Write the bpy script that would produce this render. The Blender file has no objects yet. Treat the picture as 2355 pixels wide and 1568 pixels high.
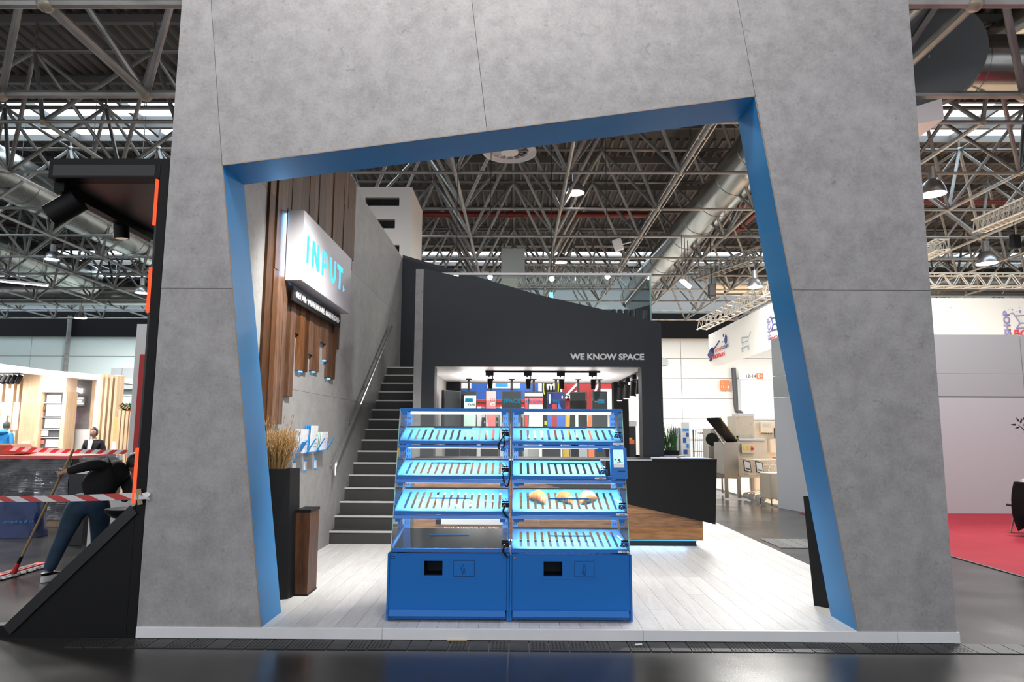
import bpy, bmesh, math, random
from mathutils import Vector, Matrix
random.seed(7)
C = bpy.context.scene.collection
SC = bpy.context.scene
# ------------------------------------------------------------------ camera
F = 1585.0; CX, CY = 1177.5, 784.0; EYE = Vector((0.0, 0.0, 1.62))
_t = math.atan(F/12020.0); _p = math.radians(.45); _r = math.radians(.25)
FW = Vector((-math.sin(_p)*math.cos(_t), math.cos(_p)*math.cos(_t), math.sin(_t)))
_r0 = Vector((math.cos(_p), math.sin(_p), 0)); _u0 = _r0.cross(FW)
RT = _r0*math.cos(_r) + _u0*math.sin(_r); UP = -_r0*math.sin(_r) + _u0*math.cos(_r)
cd = bpy.data.cameras.new('camera'); cam = bpy.data.objects.new('camera', cd); C.objects.link(cam)
cd.sensor_width = 36; cd.sensor_fit = 'HORIZONTAL'; cd.lens = 36*F/2355; cd.clip_end = 300; cd.clip_start = .05
cam.matrix_world = Matrix(((RT.x, UP.x, -FW.x, EYE.x), (RT.y, UP.y, -FW.y, EYE.y), (RT.z, UP.z, -FW.z, EYE.z), (0, 0, 0, 1)))
SC.camera = cam
# ------------------------------------------------------------------ world, exposure
w = bpy.data.worlds.new('hall_daylight'); SC.world = w; w.use_nodes = True
w.node_tree.nodes['Background'].inputs[0].default_value = (.93, .96, 1, 1)
w.node_tree.nodes['Background'].inputs[1].default_value = .74
SC.view_settings.view_transform = 'Standard'; SC.view_settings.look = 'None'
SC.view_settings.gamma = 1; SC.view_settings.use_curve_mapping = False
SC.view_settings.exposure = 0.6
cy = SC.cycles
cy.max_bounces = 7; cy.diffuse_bounces = 3; cy.glossy_bounces = 3; cy.transparent_max_bounces = 24; cy.transmission_bounces = 3
cy.caustics_reflective = False; cy.caustics_refractive = False; cy.sample_clamp_indirect = 4.0
cy.use_denoising = True

def lamp(kind, loc, energy, color=(1, 1, 1), target=None, size=.3, sy=None, angle=60, blend=.6):
    d = bpy.data.lights.new('light', kind); d.energy = energy; d.color = color
    if kind == 'AREA':
        d.size = size
        if sy: d.shape = 'RECTANGLE'; d.size_y = sy
    elif kind == 'SPOT':
        d.spot_size = math.radians(angle); d.spot_blend = blend; d.shadow_soft_size = size
    else: d.shadow_soft_size = size
    o = bpy.data.objects.new('light', d); C.objects.link(o); o.location = loc
    tgt = Vector(target) if target else Vector(loc) - Vector((0, 0, 1))
    o.rotation_euler = (tgt - Vector(loc)).to_track_quat('-Z', 'Y').to_euler()
    return o
# unseen floodlights added behind the portal top, then the hall's high lamps
for (x, e, tx, ty, tz) in ((-1.0, 780, -2.5, 8.0, 1.6), (-.3, 150, -.8, 8.8, .2), (1.0, 150, 1.2, 7.9, 0), (1.9, 160, 2.3, 7.6, 0), (.6, 130, .6, 9.6, .6)):
    lamp('SPOT', (x, 6.5, 4.6), e*.78, (1, .97, .93), (tx, ty, tz), .12, angle=75, blend=.8)
for (x, y, *ee) in ((-16, 17), (-8, 24), (6.5, 19.5), (12, 17, 550), (12, 28), (-16, 30), (0, 34), (-9, 12), (8, 11, 350), (8, 35, 1250), (20, 35, 1250), (-22, 36, 1250)):
    lamp('AREA', (x, y, 7.4), ee[0]*.8 if ee else 760, (1, .98, .94), size=1.6)  # the strongest ones are added near the far wall to brighten it
for (x, y, e) in ((-2.6, 2.2, 85), (2.6, 2.0, 12), (.2, 3.2, 100)):  # unseen area lamps added above the front to brighten the portal
    lamp('AREA', (x, y, 8.2), e, (1, .97, .95), (x*.8, 5.6, 5.2), size=1.2)

# ------------------------------------------------------------------ photo -> place helpers
def ray(px, py): return FW + RT*((px-CX)/F) - UP*((py-CY)/F)
def aY(px, py, Y): v = ray(px, py); return EYE + v*((Y-EYE.y)/v.y)
def aX(px, py, X): v = ray(px, py); return EYE + v*((X-EYE.x)/v.x)
def aZ(px, py, Z): v = ray(px, py); return EYE + v*((Z-EYE.z)/v.z)
def pj(p):
    d = Vector(p)-EYE; c = d.dot(FW)
    if c < .1: return None
    return (CX+F*d.dot(RT)/c, CY-F*d.dot(UP)/c)
V = Vector
# ------------------------------------------------------------------ mesh helpers
def wloc(o):
    p = V((0, 0, 0))
    while o: p += V(o.location); o = o.parent
    return p
class MB:
    def __init__(s): s.v = []; s.f = []; s.m = []
    def face(s, pts, mi=0):
        n = len(s.v); s.v += [tuple(p) for p in pts]; s.f.append(tuple(range(n, n+len(pts)))); s.m.append(mi); return s
    def box(s, x0, x1, y0, y1, z0, z1, mi=0):
        n = len(s.v)
        s.v += [(x0,y0,z0),(x1,y0,z0),(x1,y1,z0),(x0,y1,z0),(x0,y0,z1),(x1,y0,z1),(x1,y1,z1),(x0,y1,z1)]
        for q in ((0,3,2,1),(4,5,6,7),(0,1,5,4),(1,2,6,5),(2,3,7,6),(3,0,4,7)):
            s.f.append(tuple(n+i for i in q)); s.m.append(mi)
        return s
    def obox(s, c, a, b, d, mi=0):                      # centre and three half axes
        c, a, b, d = V(c), V(a), V(b), V(d); n = len(s.v)
        for sz in (-1, 1):
            for sx, sy in ((-1,-1),(1,-1),(1,1),(-1,1)): s.v.append(tuple(c+a*sx+b*sy+d*sz))
        for q in ((0,3,2,1),(4,5,6,7),(0,1,5,4),(1,2,6,5),(2,3,7,6),(3,0,4,7)):
            s.f.append(tuple(n+i for i in q)); s.m.append(mi)
        return s
    def bar(s, p0, p1, wd, ht, up=(0, 0, 1), mi=0):
        p0, p1 = V(p0), V(p1); d = (p1-p0); u = V(up); x = d.cross(u)
        if x.length < 1e-6: x = d.cross(V((1, 0, 0)))
        x.normalize(); z = x.cross(d).normalized()
        return s.obox((p0+p1)/2, d/2, x*wd/2, z*ht/2, mi)
    def prism(s, pts, vec, mi=0, mcap=None):
        n = len(s.v); k = len(pts); vec = V(vec)
        s.v += [tuple(p) for p in pts] + [tuple(V(p)+vec) for p in pts]
        s.f.append(tuple(range(n, n+k))); s.m.append(mi if mcap is None else mcap)
        s.f.append(tuple(range(n+2*k-1, n+k-1, -1))); s.m.append(mi)
        for i in range(k):
            j = (i+1) % k; s.f.append((n+i, n+j, n+k+j, n+k+i)); s.m.append(mi)
        return s
    def tube(s, p0, p1, r, n=8, r1=None, mi=0, caps=True):
        p0, p1 = V(p0), V(p1); d = (p1-p0).normalized(); r1 = r if r1 is None else r1
        x = d.orthogonal().normalized(); y = d.cross(x); b = len(s.v)
        for p, rr in ((p0, r), (p1, r1)):
            for i in range(n):
                a = 2*math.pi*i/n; s.v.append(tuple(p+x*math.cos(a)*rr+y*math.sin(a)*rr))
        for i in range(n):
            j = (i+1) % n; s.f.append((b+i, b+j, b+n+j, b+n+i)); s.m.append(mi)
        if caps: s.f.append(tuple(range(b+n-1, b-1, -1))); s.m.append(mi); s.f.append(tuple(range(b+n, b+2*n))); s.m.append(mi)
        return s
    def path(s, pts, r, n=6, closed=False, mi=0):
        pts = [V(p) for p in pts]; b = len(s.v); k = len(pts); rs = r if isinstance(r, (list, tuple)) else [r]*k
        prev = None
        for i, p in enumerate(pts):
            a = pts[(i-1) % k] if (closed or i > 0) else p; c = pts[(i+1) % k] if (closed or i < k-1) else p
            d = (c-a).normalized()
            x = d.orthogonal().normalized() if prev is None else (prev - d*prev.dot(d))
            if x.length < 1e-5: x = d.orthogonal()
            x.normalize(); prev = x; y = d.cross(x)
            for q in range(n):
                t = 2*math.pi*q/n; s.v.append(tuple(p+x*math.cos(t)*rs[i]+y*math.sin(t)*rs[i]))
        for i in range(k if closed else k-1):
            for q in range(n):
                j = (q+1) % n; i2 = (i+1) % k
                s.f.append((b+i*n+q, b+i*n+j, b+i2*n+j, b+i2*n+q)); s.m.append(mi)
        if not closed:
            s.f.append(tuple(range(b+n-1, b-1, -1))); s.m.append(mi)
            s.f.append(tuple(range(b+(k-1)*n, b+k*n))); s.m.append(mi)
        return s
    def lathe(s, prof, c=(0, 0, 0), n=20, mi=0, ax=((1,0,0),(0,1,0),(0,0,1)), close=True):
        X, Y, Z = (V(a) for a in ax); c = V(c); b = len(s.v); k = len(prof)
        for (r, z) in prof:
            for i in range(n):
                a = 2*math.pi*i/n; s.v.append(tuple(c+X*math.cos(a)*r+Y*math.sin(a)*r+Z*z))
        for q in range(k-1):
            for i in range(n):
                j = (i+1) % n; s.f.append((b+q*n+i, b+q*n+j, b+(q+1)*n+j, b+(q+1)*n+i)); s.m.append(mi)
        if close:
            if prof[0][0] > 1e-4: s.f.append(tuple(range(b+n-1, b-1, -1))); s.m.append(mi)
            if prof[-1][0] > 1e-4: s.f.append(tuple(range(b+(k-1)*n, b+k*n))); s.m.append(mi)
        return s
    def ball(s, c, r, n=10, sq=(1, 1, 1), mi=0):
        b = len(s.v); c = V(c); h = max(4, n//2)
        for i in range(h+1):
            t = math.pi*i/h
            for j in range(n):
                a = 2*math.pi*j/n
                s.v.append((c.x+r*sq[0]*math.sin(t)*math.cos(a), c.y+r*sq[1]*math.sin(t)*math.sin(a), c.z+r*sq[2]*math.cos(t)))
        for i in range(h):
            for j in range(n):
                k = (j+1) % n; s.f.append((b+i*n+j, b+(i+1)*n+j, b+(i+1)*n+k, b+i*n+k)); s.m.append(mi)
        return s
    def build(s, name, mats, parent=None, smooth=False, origin=None, bevel=0, recalc=True):
        if not isinstance(mats, (list, tuple)): mats = [mats]
        if parent is not None: o0 = wloc(parent)
        elif origin is not None: o0 = V(origin)
        else:
            xs = [p[0] for p in s.v]; ys = [p[1] for p in s.v]
            o0 = V(((min(xs)+max(xs))/2, (min(ys)+max(ys))/2, min(p[2] for p in s.v)))
        me = bpy.data.meshes.new(name)
        me.from_pydata([(p[0]-o0.x, p[1]-o0.y, p[2]-o0.z) for p in s.v], [], s.f)
        for m in mats: me.materials.append(m)
        me.polygons.foreach_set('material_index', s.m)
        if recalc and len(s.f) < 60000:
            bm = bmesh.new(); bm.from_mesh(me)
            if smooth: bmesh.ops.remove_doubles(bm, verts=bm.verts, dist=1e-5)
            bmesh.ops.recalc_face_normals(bm, faces=bm.faces); bm.to_mesh(me); bm.free()
        if smooth:
            me.polygons.foreach_set('use_smooth', [True]*len(me.polygons)); me.set_sharp_from_angle(angle=math.radians(38))
        me.update()
        o = bpy.data.objects.new(name, me); C.objects.link(o)
        if parent is not None: o.parent = parent
        else: o.location = o0
        if bevel:
            b = o.modifiers.new('edge', 'BEVEL'); b.width = bevel; b.segments = 2; b.limit_method = 'ANGLE'
        return o
def tag(o, label=None, cat=None, group=None, kind=None):
    if label: o['label'] = label
    if cat: o['category'] = cat
    if group: o['group'] = group
    if kind: o['kind'] = kind
    return o
def thing(name, label, cat, loc, group=None):
    o = bpy.data.objects.new(name, None); C.objects.link(o); o.location = loc; o.empty_display_size = .1
    return tag(o, label, cat, group)
def struct(name, loc=(0, 0, 0)):
    o = bpy.data.objects.new(name, None); C.objects.link(o); o.location = loc; o['kind'] = 'structure'; return o
def dup(root, loc, label=None, rotz=None):
    def cp(o, par):
        c = o.copy(); C.objects.link(c); c.parent = par
        for ch in list(o.children): cp(ch, c)
        return c
    r = cp(root, None); r.location = loc
    if rotz is not None: r.rotation_euler = (0, 0, rotz)
    if label: r['label'] = label
    return r
def circ(c, r, X, Y, n=20):
    c, X, Y = V(c), V(X), V(Y); return [c+X*r*math.cos(2*math.pi*i/n)+Y*r*math.sin(2*math.pi*i/n) for i in range(n)]
def lettering(body, corner, xdir, ydir, width, height, mat, parent, depth=.004, name='lettering', bold=0.0, keep=False):
    """flat letters whose box starts at corner and spans width along xdir and height along ydir"""
    cu = bpy.data.curves.new('t', 'FONT'); cu.body = body; cu.size = 1; cu.offset = bold; cu.resolution_u = 3
    ob = bpy.data.objects.new('t', cu); C.objects.link(ob)
    dg = bpy.context.evaluated_depsgraph_get(); me = bpy.data.meshes.new_from_object(ob.evaluated_get(dg))
    bpy.data.objects.remove(ob); bpy.data.curves.remove(cu)
    xs = [v.co.x for v in me.vertices]; ys = [v.co.y for v in me.vertices]
    x0, x1, y0, y1 = min(xs), max(xs), min(ys), max(ys)
    sx = width/(x1-x0); sy = sx if height is None else height/(y1-y0)
    X, Y = V(xdir).normalized(), V(ydir).normalized(); N = X.cross(Y).normalized(); c = V(corner)
    bm = bmesh.new(); bm.from_mesh(me)
    for v in bm.verts: v.co = c + X*((v.co.x-x0)*sx) + Y*((v.co.y-y0)*sy)
    r = bmesh.ops.extrude_face_region(bm, geom=list(bm.faces))
    for e in r['geom']:
        if isinstance(e, bmesh.types.BMVert): e.co += N*depth
    bmesh.ops.recalc_face_normals(bm, faces=bm.faces)
    o0 = wloc(parent) if parent is not None else c
    for v in bm.verts: v.co -= o0
    bm.to_mesh(me); bm.free(); me.materials.clear(); me.materials.append(mat); me.name = name
    o = bpy.data.objects.new(name, me); C.objects.link(o)
    if parent is not None: o.parent = parent
    else: o.location = o0
    return o
# ------------------------------------------------------------------ materials
def _mat(name):
    m = bpy.data.materials.new(name); m.use_nodes = True; nt = m.node_tree; nt.nodes.clear()
    out = nt.nodes.new('ShaderNodeOutputMaterial'); return m, nt, out
def L(nt, a, b): nt.links.new(a, b)
def mat(name, col, rough=.5, metal=0, var=0, scale=8, bump=0, bscale=60, spec=.5, stretch=(1, 1, 1), rand=0, coat=0):
    m, nt, out = _mat(name); b = nt.nodes.new('ShaderNodeBsdfPrincipled'); L(nt, b.outputs[0], out.inputs[0])
    b.inputs['Base Color'].default_value = (*col, 1); b.inputs['Roughness'].default_value = rough; b.inputs['Metallic'].default_value = metal
    b.inputs['Specular IOR Level'].default_value = spec; b.inputs['Coat Weight'].default_value = coat
    if var or bump or rand:
        tc = nt.nodes.new('ShaderNodeTexCoord'); mp = nt.nodes.new('ShaderNodeMapping'); mp.inputs['Scale'].default_value = stretch
        L(nt, tc.outputs['Object'], mp.inputs[0])
    if var or rand:
        hs = nt.nodes.new('ShaderNodeHueSaturation'); hs.inputs['Color'].default_value = (*col, 1)
        no = nt.nodes.new('ShaderNodeTexNoise'); no.inputs['Scale'].default_value = scale; no.inputs['Detail'].default_value = 6
        L(nt, mp.outputs[0], no.inputs['Vector'])
        mr = nt.nodes.new('ShaderNodeMapRange'); mr.inputs[1].default_value = .3; mr.inputs[2].default_value = .7
        mr.inputs[3].default_value = 1-var; mr.inputs[4].default_value = 1+var; L(nt, no.outputs[0], mr.inputs[0])
        if rand:
            oi = nt.nodes.new('ShaderNodeObjectInfo'); m2 = nt.nodes.new('ShaderNodeMapRange')
            m2.inputs[3].default_value = 1-rand; m2.inputs[4].default_value = 1+rand; L(nt, oi.outputs['Random'], m2.inputs[0])
            mu = nt.nodes.new('ShaderNodeMath'); mu.operation = 'MULTIPLY'; L(nt, mr.outputs[0], mu.inputs[0]); L(nt, m2.outputs[0], mu.inputs[1])
            L(nt, mu.outputs[0], hs.inputs['Value'])
        else: L(nt, mr.outputs[0], hs.inputs['Value'])
        L(nt, hs.outputs[0], b.inputs['Base Color'])
    if bump:
        n2 = nt.nodes.new('ShaderNodeTexNoise'); n2.inputs['Scale'].default_value = bscale; n2.inputs['Detail'].default_value = 4
        L(nt, mp.outputs[0], n2.inputs['Vector']); bp = nt.nodes.new('ShaderNodeBump'); bp.inputs['Strength'].default_value = bump
        bp.inputs['Distance'].default_value = .01; L(nt, n2.outputs[0], bp.inputs['Height']); L(nt, bp.outputs[0], b.inputs['Normal'])
    return m
def glow(name, col, st):
    m, nt, out = _mat(name); e = nt.nodes.new('ShaderNodeEmission'); e.inputs[0].default_value = (*col, 1); e.inputs[1].default_value = st
    L(nt, e.outputs[0], out.inputs[0]); return m
def glassmat(name, tint=(1, 1, 1), gl=.05, refl=(1, 1, 1)):
    m, nt, out = _mat(name); t = nt.nodes.new('ShaderNodeBsdfTransparent'); t.inputs[0].default_value = (*tint, 1)
    g = nt.nodes.new('ShaderNodeBsdfGlossy'); g.inputs['Roughness'].default_value = .02; g.inputs[0].default_value = (*refl, 1)
    fr = nt.nodes.new('ShaderNodeFresnel'); fr.inputs[0].default_value = 1.45
    mx = nt.nodes.new('ShaderNodeMixShader'); L(nt, fr.outputs[0], mx.inputs[0]); L(nt, t.outputs[0], mx.inputs[1]); L(nt, g.outputs[0], mx.inputs[2])
    L(nt, mx.outputs[0], out.inputs[0]); return m
def concrete(name, base, lo=.78, hi=1.12):
    m, nt, out = _mat(name); b = nt.nodes.new('ShaderNodeBsdfPrincipled'); L(nt, b.outputs[0], out.inputs[0]); b.inputs['Roughness'].default_value = .55
    b.inputs['Specular IOR Level'].default_value = .35
    tc = nt.nodes.new('ShaderNodeTexCoord'); oi = nt.nodes.new('ShaderNodeObjectInfo')
    ad = nt.nodes.new('ShaderNodeVectorMath'); ad.operation = 'ADD'; L(nt, tc.outputs['Object'], ad.inputs[0])
    mp = nt.nodes.new('ShaderNodeVectorMath'); mp.operation = 'SCALE'; cb = nt.nodes.new('ShaderNodeCombineXYZ')
    for i in range(3): L(nt, oi.outputs['Random'], cb.inputs[i])
    L(nt, cb.outputs[0], mp.inputs[0]); mp.inputs['Scale'].default_value = 37; L(nt, mp.outputs[0], ad.inputs[1])
    facs = []
    for sc, det, lo_, hi_, st in ((1.7, 6, .3, .7, 1.0), (7, 9, .33, .67, 1.0), (45, 6, .3, .7, 1.0)):
        n = nt.nodes.new('ShaderNodeTexNoise'); n.inputs['Scale'].default_value = sc; n.inputs['Detail'].default_value = det; n.inputs['Roughness'].default_value = .65
        L(nt, ad.outputs[0], n.inputs['Vector']); r = nt.nodes.new('ShaderNodeMapRange'); r.inputs[1].default_value = lo_; r.inputs[2].default_value = hi_
        L(nt, n.outputs[0], r.inputs[0]); facs.append(r.outputs[0])
    m1 = nt.nodes.new('ShaderNodeMix'); m1.inputs[0].default_value = .55; L(nt, facs[0], m1.inputs[2]); L(nt, facs[1], m1.inputs[3])
    m2 = nt.nodes.new('ShaderNodeMix'); m2.inputs[0].default_value = .3; L(nt, m1.outputs[0], m2.inputs[2]); L(nt, facs[2], m2.inputs[3])
    # small dark pits
    vo = nt.nodes.new('ShaderNodeTexNoise'); vo.inputs['Scale'].default_value = 11; vo.inputs['Detail'].default_value = 9; vo.inputs['Roughness'].default_value = .75; L(nt, ad.outputs[0], vo.inputs['Vector'])
    vr = nt.nodes.new('ShaderNodeMapRange'); vr.inputs[1].default_value = .33; vr.inputs[2].default_value = .41; vr.inputs[3].default_value = .74; vr.inputs[4].default_value = 1
    L(nt, vo.outputs[0], vr.inputs[0])
    r = nt.nodes.new('ShaderNodeMapRange'); r.inputs[3].default_value = lo; r.inputs[4].default_value = hi; L(nt, m2.outputs[0], r.inputs[0])
    mu = nt.nodes.new('ShaderNodeMath'); mu.operation = 'MULTIPLY'; L(nt, r.outputs[0], mu.inputs[0]); L(nt, vr.outputs[0], mu.inputs[1])
    hs = nt.nodes.new('ShaderNodeHueSaturation'); hs.inputs['Color'].default_value = (*base, 1); L(nt, mu.outputs[0], hs.inputs['Value']); L(nt, hs.outputs[0], b.inputs['Base Color'])
    return m
def wood(name, c0, c1, c2, along='z', sc=1.0, rough=.5, rand=.3):
    m, nt, out = _mat(name); b = nt.nodes.new('ShaderNodeBsdfPrincipled'); L(nt, b.outputs[0], out.inputs[0]); b.inputs['Roughness'].default_value = rough
    b.inputs['Specular IOR Level'].default_value = .3
    tc = nt.nodes.new('ShaderNodeTexCoord'); oi = nt.nodes.new('ShaderNodeObjectInfo'); cb = nt.nodes.new('ShaderNodeCombineXYZ')
    for i in range(3): L(nt, oi.outputs['Random'], cb.inputs[i])
    sv = nt.nodes.new('ShaderNodeVectorMath'); sv.operation = 'SCALE'; sv.inputs['Scale'].default_value = 91; L(nt, cb.outputs[0], sv.inputs[0])
    ad = nt.nodes.new('ShaderNodeVectorMath'); ad.operation = 'ADD'; L(nt, tc.outputs['Object'], ad.inputs[0]); L(nt, sv.outputs[0], ad.inputs[1])
    mp = nt.nodes.new('ShaderNodeMapping'); k = {'x': (.12, 1, 1), 'y': (1, .12, 1), 'z': (1, 1, .12)}[along]
    mp.inputs['Scale'].default_value = tuple(q*sc for q in k); L(nt, ad.outputs[0], mp.inputs[0])
    n1 = nt.nodes.new('ShaderNodeTexNoise'); n1.inputs['Scale'].default_value = 7; n1.inputs['Detail'].default_value = 8; n1.inputs['Roughness'].default_value = .7; n1.inputs['Distortion'].default_value = 1.2
    L(nt, mp.outputs[0], n1.inputs['Vector'])
    n2 = nt.nodes.new('ShaderNodeTexNoise'); n2.inputs['Scale'].default_value = 55; n2.inputs['Detail'].default_value = 5; L(nt, mp.outputs[0], n2.inputs['Vector'])
    mx = nt.nodes.new('ShaderNodeMix'); mx.inputs[0].default_value = .35; L(nt, n1.outputs[0], mx.inputs[2]); L(nt, n2.outputs[0], mx.inputs[3])
    cr = nt.nodes.new('ShaderNodeValToRGB'); e = cr.color_ramp.elements; e[0].position = .32; e[0].color = (*c0, 1); e[1].position = .68; e[1].color = (*c2, 1)
    x = e.new(.5); x.color = (*c1, 1); L(nt, mx.outputs[0], cr.inputs[0])
    hs = nt.nodes.new('ShaderNodeHueSaturation'); L(nt, cr.outputs[0], hs.inputs['Color'])
    mr = nt.nodes.new('ShaderNodeMapRange'); mr.inputs[3].default_value = 1-rand; mr.inputs[4].default_value = 1+rand; L(nt, oi.outputs['Random'], mr.inputs[0]); L(nt, mr.outputs[0], hs.inputs['Value'])
    m3 = nt.nodes.new('ShaderNodeMath'); m3.operation = 'MULTIPLY'; m3.inputs[1].default_value = 7.31; L(nt, oi.outputs['Random'], m3.inputs[0])
    m4 = nt.nodes.new('ShaderNodeMath'); m4.operation = 'FRACT'; L(nt, m3.outputs[0], m4.inputs[0])
    m5 = nt.nodes.new('ShaderNodeMapRange'); m5.inputs[3].default_value = 1-rand*.6; m5.inputs[4].default_value = 1.1; L(nt, m4.outputs[0], m5.inputs[0]); L(nt, m5.outputs[0], hs.inputs['Saturation'])
    L(nt, hs.outputs[0], b.inputs['Base Color']); return m
def hallfloor(name):
    m, nt, out = _mat(name); b = nt.nodes.new('ShaderNodeBsdfPrincipled'); L(nt, b.outputs[0], out.inputs[0])
    tc = nt.nodes.new('ShaderNodeTexCoord')
    n1 = nt.nodes.new('ShaderNodeTexNoise'); n1.inputs['Scale'].default_value = .9; n1.inputs['Detail'].default_value = 8; L(nt, tc.outputs['Object'], n1.inputs['Vector'])
    cr = nt.nodes.new('ShaderNodeValToRGB'); e = cr.color_ramp.elements; e[0].position = .35; e[0].color = (.017, .0165, .0165, 1); e[1].position = .7; e[1].color = (.036, .033, .031, 1)
    L(nt, n1.outputs[0], cr.inputs[0])
    # thin pale scratches
    fac = None
    for rot, sx in ((.3, 1.0), (1.4, .8), (2.5, 1.2)):
        mp = nt.nodes.new('ShaderNodeMapping'); mp.inputs['Rotation'].default_value = (0, 0, rot); mp.inputs['Scale'].default_value = (.35*sx, 9*sx, 1)
        L(nt, tc.outputs['Object'], mp.inputs[0])
        n = nt.nodes.new('ShaderNodeTexNoise'); n.inputs['Scale'].default_value = 3.0; n.inputs['Detail'].default_value = 3; n.inputs['Distortion'].default_value = .6; L(nt, mp.outputs[0], n.inputs['Vector'])
        r = nt.nodes.new('ShaderNodeMapRange'); r.inputs[1].default_value = .765; r.inputs[2].default_value = .80; L(nt, n.outputs[0], r.inputs[0])
        if fac is None: fac = r.outputs[0]
        else:
            a = nt.nodes.new('ShaderNodeMath'); a.operation = 'MAXIMUM'; L(nt, fac, a.inputs[0]); L(nt, r.outputs[0], a.inputs[1]); fac = a.outputs[0]
    mx = nt.nodes.new('ShaderNodeMix'); mx.data_type = 'RGBA'; L(nt, fac, mx.inputs[0]); L(nt, cr.outputs[0], mx.inputs[6]); mx.inputs[7].default_value = (.2, .19, .18, 1)
    L(nt, mx.outputs[2], b.inputs['Base Color'])
    n3 = nt.nodes.new('ShaderNodeTexNoise'); n3.inputs['Scale'].default_value = 1.6; n3.inputs['Detail'].default_value = 6; L(nt, tc.outputs['Object'], n3.inputs['Vector'])
    rr = nt.nodes.new('ShaderNodeMapRange'); rr.inputs[1].default_value = .3; rr.inputs[2].default_value = .7; rr.inputs[3].default_value = .19; rr.inputs[4].default_value = .28
    L(nt, n3.outputs[0], rr.inputs[0]); L(nt, rr.outputs[0], b.inputs['Roughness']); b.inputs['Specular IOR Level'].default_value = .55
    bp = nt.nodes.new('ShaderNodeBump'); bp.inputs['Strength'].default_value = .012; bp.inputs['Distance'].default_value = .01; L(nt, n3.outputs[0], bp.inputs['Height']); L(nt, bp.outputs[0], b.inputs['Normal'])
    return m
def wrapfilm(name):
    m, nt, out = _mat(name); b = nt.nodes.new('ShaderNodeBsdfPrincipled'); L(nt, b.outputs[0], out.inputs[0]); b.inputs['Base Color'].default_value = (.16, .17, .20, 1); b.inputs['Metallic'].default_value = .75; b.inputs['Roughness'].default_value = .14; b.inputs['Specular IOR Level'].default_value = 1.0; b.inputs['Coat Weight'].default_value = 1; b.inputs['Coat Roughness'].default_value = .1
    tc = nt.nodes.new('ShaderNodeTexCoord'); mp = nt.nodes.new('ShaderNodeMapping'); mp.inputs['Scale'].default_value = (1.2, 1.2, 16); L(nt, tc.outputs['Object'], mp.inputs[0])
    n = nt.nodes.new('ShaderNodeTexNoise'); n.inputs['Scale'].default_value = 3; n.inputs['Detail'].default_value = 5; n.inputs['Distortion'].default_value = .5; L(nt, mp.outputs[0], n.inputs['Vector'])
    bp = nt.nodes.new('ShaderNodeBump'); bp.inputs['Strength'].default_value = 1; bp.inputs['Distance'].default_value = .09; L(nt, n.outputs[0], bp.inputs['Height']); L(nt, bp.outputs[0], b.inputs['Normal']); return m
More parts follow.
